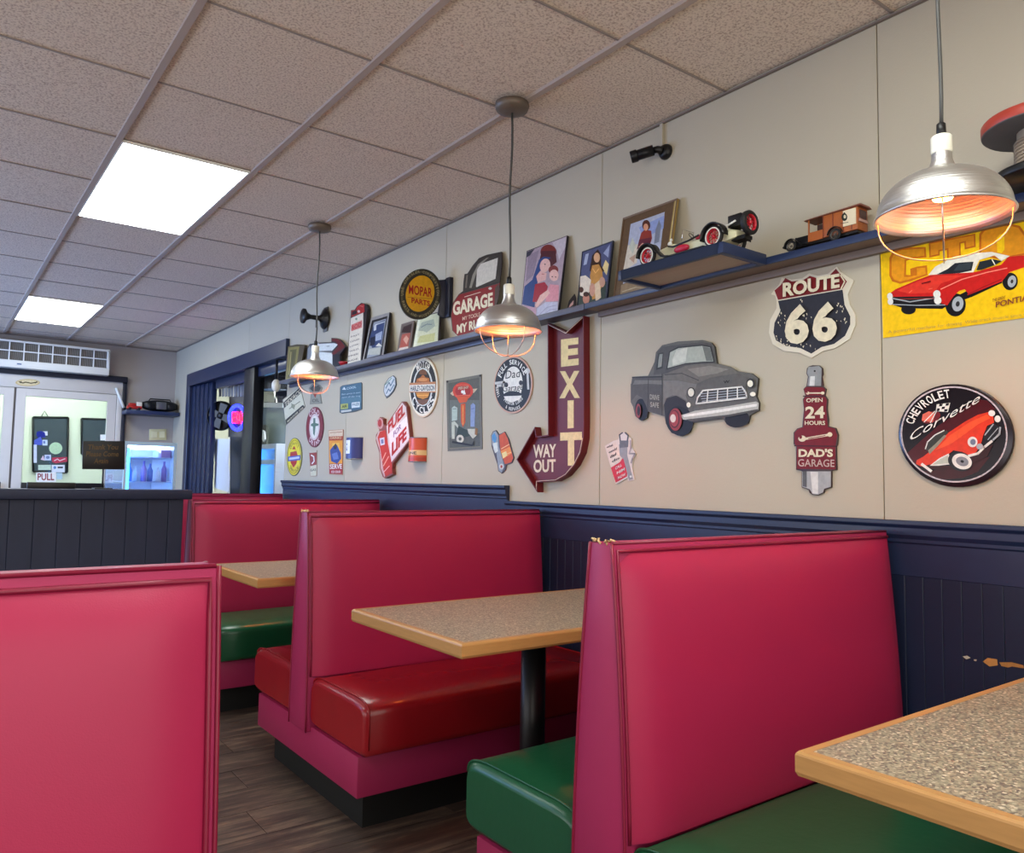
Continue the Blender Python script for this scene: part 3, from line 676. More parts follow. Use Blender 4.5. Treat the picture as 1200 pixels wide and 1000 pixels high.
# ================================================================== FURNITURE
def booth(label, yc, x0, x1, seats, group='crimson booth benches'):
    """seats: dict side -> material; side -1 towards the camera, +1 away"""
    t = thing('booth_bench', label, 'booth', ((x0+x1)/2, yc, ZF), group)
    zt, zb = -0.122, -0.89
    def half(z):
        u = max(0, min(1, (z-zb)/(zt-zb))); return 0.078-0.046*u**1.8
    n = 14; prof = [(half(zb+(zt-zb)*k/n), zb+(zt-zb)*k/n) for k in range(n+1)]
    poly = [(-h, z) for h, z in prof]+[(h, z) for h, z in reversed(prof)]
    mb = MB().hull([(x0, yc+h, z) for h, z in poly], [(x1, yc+h, z) for h, z in poly])
    obj('backrest', mb, m_vinyl_s, t, bevel=0.004)
    open_left = True
    for s in (-1, 1):
        # padded panel: bulging sheet, inset from the free edges
        xa, xb = x0+(0.012 if x0 > 0.5 else 0.0), x1-(0.004 if x0 > 0.5 else 0.012)
        za, zb2 = -0.70, zt-(0.016 if x0 > 0.5 else 0.018)
        rows = []; R, K = 22, 26
        for i in range(R+1):
            v = i/R; z = za+(zb2-za)*v; row = []
            for k in range(K+1):
                u = k/K; x = xa+(xb-xa)*u
                e = min(u*(xb-xa), (1-u)*(xb-xa), (1-v)*(zb2-za), v*(zb2-za)+0.05)
                b = 0.026*(1-math.exp(-e/0.035))
                row.append((x, yc+s*(half(z)+b-0.001), z))
            rows.append(row)
        obj('padded_panel', MB().grid(rows), m_vinyl, t)
        pp = []
        path = [(xb, zb2), (xa, zb2), (xa, za)] if x0 > 0.5 else [(xa, zb2), (xb, zb2), (xb, za)]
        for (a, b) in zip(path[:-1], path[1:]):
            for k in range(12):
                u = k/12; z = a[1]+(b[1]-a[1])*u; pp.append((a[0]+(b[0]-a[0])*u, yc+s*(half(z)+0.002), z))
        pp.append((path[-1][0], yc+s*(half(path[-1][1])+0.002), path[-1][1]))
        obj('piping', MB().tube(pp, 0.0042, 6), m_pipe, t)
        # edge welt along the outer rim
        xe = x0 if x0 > 0.5 else x1
        pe = [(xe, yc+s*half(z), z) for h, z in prof]
        obj('welt', MB().tube(pe, 0.0035, 6), m_pipe, t)
    obj('top_welt', MB().tube([(x0+0.004, yc-0.0305, zt), (x1-0.004, yc-0.0305, zt)], 0.0035, 6), m_pipe, t)
    # cushions
    for s, m in seats.items():
        ya, yb_ = yc+s*0.074, yc+s*0.51
        y0, y1 = min(ya, yb_), max(ya, yb_)
        e0, e1 = x0+0.012, x1
        rows = []; zlo, zhi = -0.868, -0.705
        nx, ny = 14, 12
        # rounded slab via superellipse section swept along x
        sec = 28
        for i in range(nx+1):
            u = i/nx
            # end rounding
            d = min(u, 1-u)*(e1-e0); rr = 0.016
            if i in (0, nx): ins = rr
            elif i in (1, nx-1): ins = 0.0
            else: ins = 0.0
            xx = e0+(e1-e0)*u if 1 < i < nx-1 else {0: e0, 1: e0+0.014, nx-1: e1-0.014, nx: e1}[i]
            crown = 0.012*math.sin(math.pi*u)
            row = []
            hy, hz = (y1-y0)/2-ins, (zhi-zlo)/2-ins
            cy, cz = (y0+y1)/2, (zhi+zlo)/2
            for k in range(sec):
                a = 2*math.pi*(k+0.5)/sec; ex = 0.22
                py = hy*math.copysign(abs(math.cos(a))**ex, math.cos(a)); pz = hz*math.copysign(abs(math.sin(a))**ex, math.sin(a))
                if pz > 0: pz += crown*(1-(py/hy)**2)+(0.012 if ins == 0 else 0.004)*(1-(py/hy)**4)
                row.append((xx, cy+py, cz+pz))
            rows.append(row)
        mb = MB().grid(rows, close_u=True); mb.face(rows[0][::-1]); mb.face(rows[-1])
        cu = obj('seat_cushion', mb, m, t, label='green vinyl seat cushion' if m is m_green else 'dark red vinyl seat cushion')
        for i in (1, nx-1):
            obj('piping', MB().tube([(p[0], p[1]+(0.001 if p[1] > (y0+y1)/2 else -0.001), p[2]+0.001) for p in rows[i] if p[2] > -0.84], 0.003, 6, cap=True), m, cu)
    ys_ = [(-0.455 if -1 in seats else -0.09), (0.455 if 1 in seats else 0.09)]
    obj('base', MB().box(x0+0.018, x1, yc+ys_[0], yc+ys_[1], -1.0, -0.872), m_vinyl_s, t, bevel=0.004)
    obj('kick', MB().box(x0+0.07, x1, yc+ys_[0]+0.06, yc+ys_[1]-0.06, ZF, -1.0), m_kick, t)
    return t
BX1 = 2.205
booth('crimson booth with green seats at right, behind the nearest table', 1.200, 1.128, BX1, {-1: m_green, 1: m_green})
bm_ = booth('crimson booth with dark red seats in the middle of the row', 2.772, 1.128, BX1, {-1: m_red, 1: m_red})
booth('crimson booth with green seat beyond the middle booth, beside the navy partition', 4.30, 1.128, BX1, {-1: m_green, 1: m_green})
booth('farthest crimson booth, only its top shows under the wall opening', 5.88, 1.128, BX1, {-1: m_red, 1: m_red})
booth('crimson booth at the left edge, its padded back facing the camera', 1.150, -0.76, 0.335, {1: m_green, -1: m_green})
# torn corner tufts
for yc, lab in ((1.2, 'near'), (2.772, 'mid')):
    tpar = [o for o in COL.objects if o.name.startswith('booth_bench') and abs(o.location.y-yc) < 1e-3 and o.location.x > 1][0]
    mb = MB()
    for k in range(9):
        a = Vector((1.128+random.uniform(-0.002, 0.012), yc+random.uniform(-0.03, 0.03), -0.120))
        mb.tube([a, a+Vector((random.uniform(-0.008, 0.004), random.uniform(-0.01, 0.01), random.uniform(0.001, 0.006))), a+Vector((random.uniform(-0.012, 0.006), random.uniform(-0.016, 0.016), random.uniform(-0.006, 0.004)))], 0.0022, 5)
    stuff(obj('torn_stuffing', mb, mat('stuffing', (206, 176, 130), 0.9), tpar, label='frayed tan stuffing at the torn corner'))

def table(label, y0, y1, x0=1.058, x1=2.19):
    zt, th = -0.39, 0.036
    t = thing('dining_table', label, 'table', ((x0+x1)/2, (y0+y1)/2, ZF), 'wood edged booth tables')
    e = 0.018
    obj('laminate_top', MB().box(x0+e, x1-e, y0+e, y1-e, zt-th, zt), m_lam, t)
    mb = MB()
    def ring(i, z): return [(x0+i, y0+i, z), (x1-i, y0+i, z), (x1-i, y1-i, z), (x0+i, y1-i, z)]
    prof = [(e, zt+0.0002), (0.004, zt+0.0002), (0.001, zt-0.003), (0, zt-0.006), (0, zt-th+0.006), (0.003, zt-th), (e, zt-th)]
    mb.grid([ring(i, z) for i, z in prof], close_u=True, smooth=False)
    obj('wood_edge', mb, m_maple, t, bevel=0)
    cx, cy = x0+0.46, (y0+y1)/2
    obj('column', MB().tube([(cx, cy, ZF+0.05), (cx, cy, zt-th-0.01)], 0.038, 16), m_black, t)
    obj('top_plate', MB().box(cx-0.12, cx+0.12, cy-0.12, cy+0.12, zt-th-0.012, zt-th), m_black, t)
    for a in (0, 90, 180, 270):
        c, s_ = math.cos(math.radians(a)), math.sin(math.radians(a)); L_ = 0.34 if a == 0 else 0.24 if a == 180 else 0.21
        pts = [(cx+c*0.02, cy+s_*0.02, ZF+0.06), (cx+c*L_*0.6, cy+s_*L_*0.6, ZF+0.045), (cx+c*L_*0.93, cy+s_*L_*0.93, ZF+0.028), (cx+c*L_, cy+s_*L_, ZF+0.016)]
        obj('foot', MB().tube(pts, [0.03, 0.025, 0.02, 0.016], 10), m_black, t)
table('wood-edged speckled table at the right edge, nearest the camera', 0.10, 0.705)
table('wood-edged speckled table between the two front crimson booths', 1.605, 2.21)
table('wood-edged speckled table beyond the dark red booth, farthest of three', 3.04, 3.66)

# partition with cap
pt = struct(obj('wall_partition', MB().box(-1.5, 1.085, 4.285, 4.36, ZF, -0.118), m_part))
x = 1.085; k = 0
while x > -1.45:
    w_ = 0.098 if k else 0.07
    obj('board', MB().box(x-w_+0.0004, x-0.0004, 4.268 if k else 4.262, 4.285, ZF, -0.119), m_part, pt, bevel=0.002, bseg=1); x -= w_; k += 1
cp = struct(obj('trim_4', MB().box(-1.5, 1.118, 4.225, 4.42, -0.118, -0.070), m_part, bevel=0.004))
t = thing('message_sign', 'small black thank-you sign on a thin post on the partition', 'sign', (0.72, 4.33, -0.07))
P = YP(4.33)
obj('sign_board', plate(P, [(97, 517), (146.5, 517), (146, 550.5), (96.5, 550)], th=0.008, off=0.004), m_black, t, bevel=0.001)
draw(None, P, (0, 480, 0.125), [('t', (98, 78, 48), 'Thank You', 820, 375, 1105, 375, 46, 0.15), ('t', (98, 78, 48), 'Please Come', 805, 440, 1110, 440, 46, 0.15), ('t', (98, 78, 48), 'Again', 880, 505, 1010, 505, 46, 0.15)], t, off=0.0045)
a = P.p(121, 550)
obj('post', MB().tube([(a.x, 4.33, a.z), (a.x, 4.33, -0.062)], 0.004), m_black, t)
obj('foot_plate', MB().box(a.x-0.04, a.x+0.04, 4.29, 4.37, -0.070, -0.064), m_black, t)

# ------------------------------------------------------------------ shelves on the right wall
t = obj('long_shelf', MB().box(2.155, W-0.0005, 2.40, 5.86, 0.716, SHZ), m_shelf2, bevel=0.003); tag(t, 'long slate blue shelf running along the wall above the signs', 'shelf')
obj('shelf_front', MB().box(2.148, 2.155, 2.40, 5.86, 0.712, SHZ), m_shelf2, t, bevel=0.002)
obj('ledger', MB().box(W-0.02, W-0.0005, 2.82, 5.86, 0.692, 0.715), m_shelf2, t, bevel=0.002)
t = obj('long_shelf', MB().box(2.155, W-0.0005, 0.2, 2.398, 0.716, SHZ), mat('ledger_brown', (120, 104, 92), 0.5)); tag(t, 'blue shelf board at right under the brown toy van, running out of frame', 'shelf')
obj('shelf_front', MB().box(2.148, 2.155, 0.2, 2.398, 0.714, SHZ), m_shelf, t, bevel=0.002)
obj('ledger', MB().box(W-0.02, W-0.0005, 0.2, 2.398, 0.692, 0.715), mat('ledger_brown', (120, 104, 92), 0.5), t, bevel=0.002)
bx0, bx1, by0, by1, bz0, bz1 = 1.928, 2.1475, 1.520, 1.976, 0.712, 0.747
t = obj('box_shelf', MB().box(bx0, bx1, by0, by0+0.018, bz0, bz1).box(bx0, bx1, by1-0.018, by1, bz0, bz1).box(bx0, bx0+0.018, by0+0.018, by1-0.018, bz0, bz1).box(bx1-0.022, bx1, by0+0.018, by1-0.018, bz0, bz1), m_shelf, bevel=0.002)
tag(t, 'thick blue box shelf jutting out under the cream toy roadster', 'shelf')
obj('top_board', MB().box(bx0+0.018, bx1-0.022, by0+0.018, by1-0.018, bz0+0.012, bz1-0.001), mat('raw_board', (168, 150, 132), 0.6, noise=0.1, scale=8, stretch=(6, 1, 1)), t)

# ------------------------------------------------------------------ pendant lamps
def pendant(label, x, y, zs, dia, group='aluminium pendant lamps with wire guards', wires=(24, 114)):
    """zs: height of the shade rim"""
    t = thing('pendant_lamp', label, 'pendant lamp', (x, y, ZC), group)
    obj('canopy', MB().lathe([(0, -0.001), (0.062, -0.001), (0.064, -0.012), (0.058, -0.028), (0.03, -0.036), (0, -0.037)], (x, y, ZC), 'z', 32), mat('canopy_taupe', (112, 100, 88), 0.45, 0.3), t)
    R = dia/2; top = zs+0.112
    n = 10
    obj('cord', MB().tube([(x+0.004*math.sin(k*0.9), y, ZC-0.035+(top+0.085-ZC+0.035)*k/n) for k in range(n+1)], 0.0042, 8), mat('cord_grey', (70, 70, 68), 0.5), t)
    obj('cord_grip', MB().lathe([(0.008, 0), (0.010, 0.0), (0.009, 0.03), (0.004, 0.034)], (x, y, top+0.052), 'z', 14), m_black, t)
    obj('socket', MB().lathe([(0, 0.056), (0.018, 0.056), (0.0205, 0.053), (0.0205, 0.022), (0.019, 0.016), (0, 0.016)], (x, y, top), 'z', 24), m_cream, t)
    obj('collar', MB().lathe([(0.0195, 0.020), (0.020, 0.004), (0.025, -0.010), (0.033, -0.024)], (x, y, top), 'z', 24), m_alu, t)
    sh = []
    for k in range(15):
        u = k/14; a = u*math.pi/2
        sh.append((0.026+(R-0.026)*math.sin(a)**0.95, top-0.022-(top-0.022-zs)*(1-math.cos(a))**0.95))
    sh += [(R+0.004, zs-0.002), (R+0.005, zs-0.005), (R+0.002, zs-0.007)]
    inner = [(r_-0.002, z-0.001) for r_, z in reversed(sh[:-2])]
    obj('shade', MB().lathe([(r_, z) for r_, z in sh+inner], (x, y, 0), 'z', 56), m_alu, t)
    obj('bulb', MB().lathe([(0.012, 0.0), (0.014, -0.012), (0.026, -0.035), (0.028, -0.052), (0.018, -0.072), (0, -0.078)], (x, y, top-0.008), 'z', 20), mat('amber_bulb', (255, 170, 90), 0.4, emit=(255, 118, 44), es=BULB), t)
    for ang in wires:
        ca, sa = math.cos(math.radians(ang)), math.sin(math.radians(ang)); P = []
        for k in range(21):
            a = math.pi*k/20; r_ = R*0.97*math.cos(a); z = zs-0.004-0.092*math.sin(a)**0.8
            P.append((x+r_*ca, y+r_*sa, z))
        obj('guard_wire', MB().tube(P, 0.0016, 6), mat('guard_steel', (200, 190, 176), 0.3, 0.9), t)
    obj('guard_hook', MB().tube([(x, y, zs-0.096), (x, y, zs-0.02)], 0.0016, 6), mat('guard_steel', (200, 190, 176), 0.3, 0.9), t)
    return t
pendant('large aluminium pendant lamp at right in front of the yellow poster', 1.676, 0.757, 0.571, 0.256)
pendant('aluminium pendant lamp with warm bulb at the centre, over the middle table', 1.686, 2.294, 0.552, 0.240, wires=(84, 174))
pendant('aluminium pendant lamp at left, the farthest of the three', 1.700, 4.102, 0.560, 0.256)

# ================================================================== SIGNS ON THE WALL (traced on the wall's own plane)
K = {'ink': (34, 32, 38), 'cream': (226, 216, 190), 'wh': (232, 230, 224), 'red': (150, 34, 40)}
C.update({'ink': (36, 34, 40), 'cream': (224, 214, 186), 'wh': (230, 228, 220), 'maroon': (112, 26, 34), 'grey': (120, 120, 118),
          'yel': (240, 196, 20), 'org': (214, 120, 30), 'redc': (208, 40, 34), 'steel': (176, 180, 184), 'skin': (222, 178, 152), 'navyc': (44, 54, 96)})
# --- yellow muscle-car poster (runs out of the frame)
CG = (1025, 240, 0.165)
G = [('r', (244, 204, 24), 0, 0, 1, 1)]
poster = [(40, 320), (1240, 22), (1240, 778), (60, 948)]
it = [('p', (243, 201, 18), poster),
  # letters
  ('p', (206, 120, 24), [(105, 375), (130, 330), (190, 305), (362, 300), (368, 375), (262, 385), (225, 400), (222, 498), (255, 500), (252, 455), (300, 440), (372, 430), (376, 500), (250, 545), (180, 562), (125, 545), (104, 505)]),
  ('p', (232, 160, 30), [(120, 385), (140, 345), (195, 322), (350, 312), (352, 362), (255, 372), (212, 392), (208, 512), (240, 514), (300, 500), (300, 452), (360, 446), (362, 492), (245, 530), (180, 546), (138, 532), (120, 500)]),
  ('p', (196, 110, 26), [(384, 268), (715, 205), (718, 300), (640, 318), (636, 270), (610, 276), (612, 385), (515, 400), (512, 322), (462, 332), (462, 360), (388, 375)]),
  ('p', (226, 150, 30), [(396, 278), (704, 218), (706, 290), (650, 303), (648, 258), (600, 268), (602, 375), (526, 388), (524, 308), (452, 322), (452, 350), (398, 362)]),
  ('p', (200, 112, 24), [(742, 360), (742, 210), (775, 165), (850, 142), (960, 135), (1030, 150), (1060, 190), (1100, 240), (1100, 350), (900, 390)]),
  ('p', (228, 156, 30), [(756, 350), (758, 216), (788, 178), (855, 156), (960, 150), (1020, 164), (1046, 200), (1080, 250), (1080, 340), (900, 375)]),
  ('p', (243, 201, 18), [(870, 340), (868, 235), (890, 210), (920, 205), (922, 320), (900, 345)]),
  # car
  ('p', (20, 18, 22), [(100, 700), (200, 735), (480, 740), (520, 715), (690, 655), (905, 555), (905, 520), (660, 610), (500, 690), (120, 690)]),
  ('e', (22, 20, 24), 240, 745, 52, 34), ('e', (22, 20, 24), 575, 712, 72, 82, 12), ('e', (22, 20, 24), 962, 545, 54, 62, 12),
  ('p', (204, 36, 32), [(95, 640), (150, 600), (300, 535), (395, 500), (470, 490), (700, 480), (745, 470), (900, 425), (950, 370), (1060, 360), (1240, 330), (1240, 400), (1061, 445), (1010, 462), (955, 480), (905, 545), (670, 640), (640, 600), (600, 612), (560, 650), (515, 715), (470, 700), (440, 660), (300, 655), (160, 662)]),
  ('p', (226, 66, 50), [(160, 610), (300, 545), (430, 505), (640, 500), (470, 560), (420, 625), (240, 632)]),
  ('l', (248, 150, 130), 7, [(470, 600), (620, 530), (800, 480), (940, 450)]),
  ('l', (160, 24, 30), 8, [(660, 640), (760, 590), (900, 530)]),
  ('p', (236, 230, 214), [(380, 500), (430, 440), (560, 370), (700, 345), (830, 335), (960, 365), (900, 400), (850, 360), (745, 392), (700, 480), (470, 495)]),
  ('p', (40, 44, 52), [(440, 496), (520, 455), (570, 415), (640, 408), (702, 405), (688, 468), (600, 486), (520, 492)]),
  ('p', (60, 70, 76), [(560, 470), (600, 420), (690, 410), (676, 462)]),
  ('p', (38, 48, 54), [(722, 465), (745, 405), (830, 385), (905, 400), (850, 430), (760, 462)]),
  ('l', (230, 226, 210), 8, [(833, 388), (855, 428)]),
  ('e', 'steel', 590, 705, 40, 54, 12), ('e', (60, 58, 60), 590, 705, 14, 20, 12), ('e', 'steel', 975, 545, 30, 42, 12), ('e', (60, 58, 60), 975, 545, 10, 14, 12),
  ('p', (30, 28, 32), [(120, 655), (430, 650), (440, 700), (330, 704), (220, 700), (120, 690)]),
  ('l', 'steel', 8, [(125, 665), (250, 690), (440, 660)]), ('l', 'steel', 6, [(130, 708), (300, 715), (500, 712)]),
  ('l', (150, 60, 50), 6, [(180, 670), (420, 664)]),
  ('e', 'wh', 108, 650, 20, 24), ('e', 'wh', 112, 688, 20, 24), ('e', 'wh', 442, 635, 26, 28), ('e', 'wh', 448, 680, 26, 28),
  ('l', (120, 16, 20), 9, [(335, 560), (395, 545)]), ('l', (240, 120, 100), 6, [(245, 625), (265, 610)]), ('l', (240, 120, 100), 6, [(385, 600), (408, 594)]),
  ('e', (30, 20, 16), 53, 340, 9, 9),
  ('t', (150, 96, 30), 'THE GREAT', 835, 690, 930, 665, 20), ('t', (140, 70, 50), 'PONTIAC', 860, 730, 1130, 668, 40),
  ('t', (190, 160, 90), 'A powerful machine for driving', 95, 915, 620, 850, 22, 0, 0.0), ('t', (190, 160, 90), 'Wide-track muscle since the sixties', 640, 845, 1220, 768, 22, 0, 0.0)]
sign('poster_sign', 'large yellow tin poster with a red muscle car at right edge', 'poster', poster, CG, (236, 196, 30), it, th=0.002, rough=0.3)

# --- round black and red car sign
CV = (1020, 420, 0.18)
o = sign('round_sign', 'round domed black and maroon sign with a tilted red convertible', 'wall sign', ell(556, 504, 378, 336, 10, 48), CV, (28, 16, 22), [
  ('e', (30, 18, 24), 545, 496, 350, 314, 8, 48),
  ('p', (84, 18, 26), [(235, 620), (440, 440), (700, 265), (760, 275), (815, 330), (600, 520), (290, 690)]),
  ('p', (70, 14, 22), [(330, 735), (560, 720), (700, 660), (780, 640), (700, 740), (600, 780), (480, 790), (400, 770)]),
    ('l', (206, 196, 200), 10, ell(545, 496, 344, 308, 8, 56)+ell(545, 496, 344, 308, 8, 56)[:1]),
  ('p', (120, 40, 44), ell(395, 385, 64, 36, -20)), ('p', (224, 120, 100), [(340, 365), (380, 345), (422, 360), (405, 418), (335, 405)]),
  ('p', 'wh', [(432, 300), (520, 290), (505, 350), (425, 345)]), ('p', 'ink', [(450, 298), (472, 296), (466, 312), (446, 314)]), ('p', 'ink', [(492, 294), (514, 292), (508, 308), (488, 310)]), ('p', 'ink', [(466, 316), (488, 314), (482, 330), (462, 332)]), ('p', 'ink', [(436, 326), (452, 326), (448, 344), (430, 344)]), ('p', 'ink', [(482, 332), (504, 330), (500, 346), (480, 348)]),
  ('l', 'wh', 6, [(430, 345), (390, 420)]), ('l', 'wh', 6, [(420, 345), (350, 415)]),
  # car body
  ('p', (60, 10, 14), [(300, 700), (520, 700), (700, 620), (800, 560), (760, 640), (600, 720), (440, 730)]),
  ('p', (222, 66, 36), [(298, 690), (300, 665), (345, 640), (420, 580), (500, 490), (620, 410), (700, 368), (770, 350), (800, 380), (805, 420), (760, 440), (735, 500), (720, 560), (690, 610), (640, 640), (600, 610), (540, 600), (490, 640), (400, 690), (330, 705)]),
  ('p', (238, 96, 50), [(420, 600), (520, 500), (640, 420), (760, 365), (780, 390), (700, 430), (620, 490), (520, 560)]),
  ('p', 'wh', [(385, 700), (450, 650), (510, 620), (525, 690), (440, 700)]), ('p', (190, 196, 180), [(400, 694), (455, 656), (505, 632), (512, 684)]),
  ('p', (64, 66, 60), [(370, 570), (385, 530), (440, 480), (500, 470), (505, 490), (440, 540), (385, 600), (362, 600)]), ('p', (150, 146, 128), [(375, 600), (420, 560), (480, 500), (495, 505), (440, 570), (385, 625)]),
  ('l', 'wh', 7, [(358, 590), (372, 545), (420, 500), (480, 470)]),
  ('e', 'ink', 585, 672, 82, 62, 18), ('e', 'wh', 596, 672, 66, 50, 18), ('e', (140, 140, 146), 598, 672, 42, 30, 18), ('e', 'ink', 598, 672, 12, 9, 18),
  ('p', 'ink', [(735, 520), (760, 450), (800, 420), (845, 450), (840, 500), (790, 560)]),
  ('l', 'steel', 8, [(745, 500), (800, 430)]), ('l', 'steel', 5, [(765, 530), (830, 455)]), ('l', 'steel', 5, [(785, 545), (845, 480)]),
  ('l', 'wh', 16, [(640, 636), (700, 620), (740, 580), (790, 540)]), ('l', 'steel', 12, [(800, 530), (840, 495), (845, 450)]),
  ('e', 'wh', 665, 545, 32, 34), ('e', (120, 130, 150), 668, 545, 18, 20), ('e', 'wh', 790, 358, 22, 20), ('e', 'wh', 828, 395, 20, 22), ('e', 'steel', 712, 575, 22, 20),
  ('l', 'wh', 18, [(335, 690), (395, 735)]),
  ('a', 'wh', 'CHEVROLET', 545, 496, 302, 268, 165, 95, 54),
  ('t', 'wh', 'Corvette', 248, 545, 705, 285, 70, 0.35, 0.0)], th=0.012, rough=0.2, bevel=0.004)

# --- highway shield
C3 = (880, 300, 0.3)
shield = [(95, 155), (78, 150), (110, 112), (120, 85), (160, 92), (200, 88), (228, 68), (262, 78), (300, 70), (335, 42), (350, 62), (402, 96), (378, 150), (385, 190), (408, 230), (408, 270), (385, 325), (330, 360), (280, 372), (235, 400), (190, 378), (130, 372), (85, 345), (70, 300), (75, 250), (100, 205), (100, 175)]
sh_in = [(106, 176), (115, 215), (92, 262), (88, 300), (98, 330), (136, 352), (192, 360), (236, 382), (276, 356), (325, 344), (368, 312), (388, 268), (388, 236), (366, 192), (358, 132)]
top_in = [(92, 135), (118, 112), (134, 86), (160, 100), (205, 94), (230, 78), (262, 88), (305, 78), (332, 50), (350, 72), (375, 100), (358, 128), (106, 172)]
rs = random.Random(5)
scr = [('p', 'cream', [(x, y), (x+rs.uniform(2, 7), y-rs.uniform(0, 4)), (x+rs.uniform(1, 6), y+rs.uniform(3, 10))]) for x, y in [(rs.gauss(200, 22), rs.uniform(170, 370)) for _ in range(26)]+[(rs.uniform(96, 150), rs.uniform(310, 352)) for _ in range(18)]+[(rs.uniform(330, 384), rs.uniform(180, 260)) for _ in range(16)]+[(rs.uniform(100, 130), rs.uniform(200, 270)) for _ in range(10)]]
sign('shield_sign', 'black and maroon highway shield sign with two large white sixes', 'wall sign', shield, C3, (214, 206, 184), [
  ('p', (54, 54, 62), sh_in), ('p', (132, 42, 44), top_in)] + scr + [
  ('t', 'cream', 'ROUTE', 124, 158, 346, 120, 50, 0, 0.04), ('t', 'cream', '6', 132, 338, 226, 330, 145, 0, 0.045), ('t', 'cream', '6', 240, 330, 336, 320, 145, 0, 0.045),
  ('l', 'cream', 5, [(350, 76), (366, 100), (352, 128)])], th=0.004, rough=0.45)

# --- spark plug sign
plug = [(224, 432), (240, 427), (266, 428), (278, 438), (280, 462), (276, 472), (282, 510), (292, 520), (288, 545), (298, 560), (296, 600), (302, 640), (300, 665), (330, 672), (340, 700), (336, 738), (332, 745), (334, 836), (314, 840), (314, 905), (286, 914), (284, 926), (262, 936), (240, 934), (228, 925), (226, 914), (198, 905), (198, 840), (176, 836), (176, 745), (166, 735), (166, 690), (180, 674), (200, 668), (202, 640), (206, 600), (202, 560), (212, 545), (204, 520), (216, 508), (222, 472), (216, 460), (218, 440)]
sign('spark_plug_sign', 'maroon and silver sign shaped like a spark plug', 'wall sign', plug, C3, (60, 44, 46), [
  ('p', (150, 152, 152), [(224, 434), (266, 430), (276, 440), (274, 508), (220, 508), (226, 472), (219, 458)]), ('p', (208, 210, 208), [(232, 470), (250, 470), (248, 508), (228, 508)]), ('e', (50, 50, 52), 249, 450, 4, 4),
  ('p', (124, 22, 32), [(216, 512), (282, 514), (290, 522), (286, 545), (296, 562), (294, 600), (300, 668), (328, 676), (337, 702), (330, 745), (331, 834), (179, 832), (179, 745), (170, 732), (170, 692), (183, 677), (204, 670), (209, 600), (205, 562), (214, 546), (207, 522)]),
  ('p', (168, 170, 170), [(200, 842), (312, 842), (312, 902), (286, 910), (282, 924), (262, 933), (240, 931), (230, 912), (200, 902)]), ('p', (214, 214, 210), [(232, 844), (262, 844), (262, 930), (240, 928)]), ('p', (96, 98, 98), [(202, 842), (218, 842), (218, 904), (202, 900)]),
  ('l', (70, 40, 44), 4, [(204, 548), (290, 548)]), ('l', (70, 20, 26), 4, [(170, 742), (336, 744)]),
  ('l', 'cream', 5, [(222, 536), (280, 536)]), ('e', 'cream', 222, 536, 7, 6), ('e', 'cream', 280, 536, 7, 6), ('e', (124, 22, 32), 219, 533, 3, 3),
  ('l', 'cream', 9, [(205, 716), (310, 698)]), ('e', 'cream', 200, 714, 15, 12), ('e', (124, 22, 32), 194, 708, 6, 7), ('e', 'cream', 308, 698, 10, 9), ('l', (124, 22, 32), 3, [(225, 714), (290, 702)]),
  ('t', 'cream', 'OPEN', 216, 572, 280, 570, 15), ('t', 'cream', '24', 212, 634, 288, 632, 44, 0, 0.03), ('t', 'cream', 'HOURS', 210, 660, 290, 660, 15),
  ('t', 'cream', "DAD'S", 186, 784, 320, 784, 30, 0, 0.04), ('t', (196, 170, 160), 'GARAGE', 184, 822, 326, 824, 28, 0, 0.01)], th=0.008, rough=0.3, bevel=0.001)

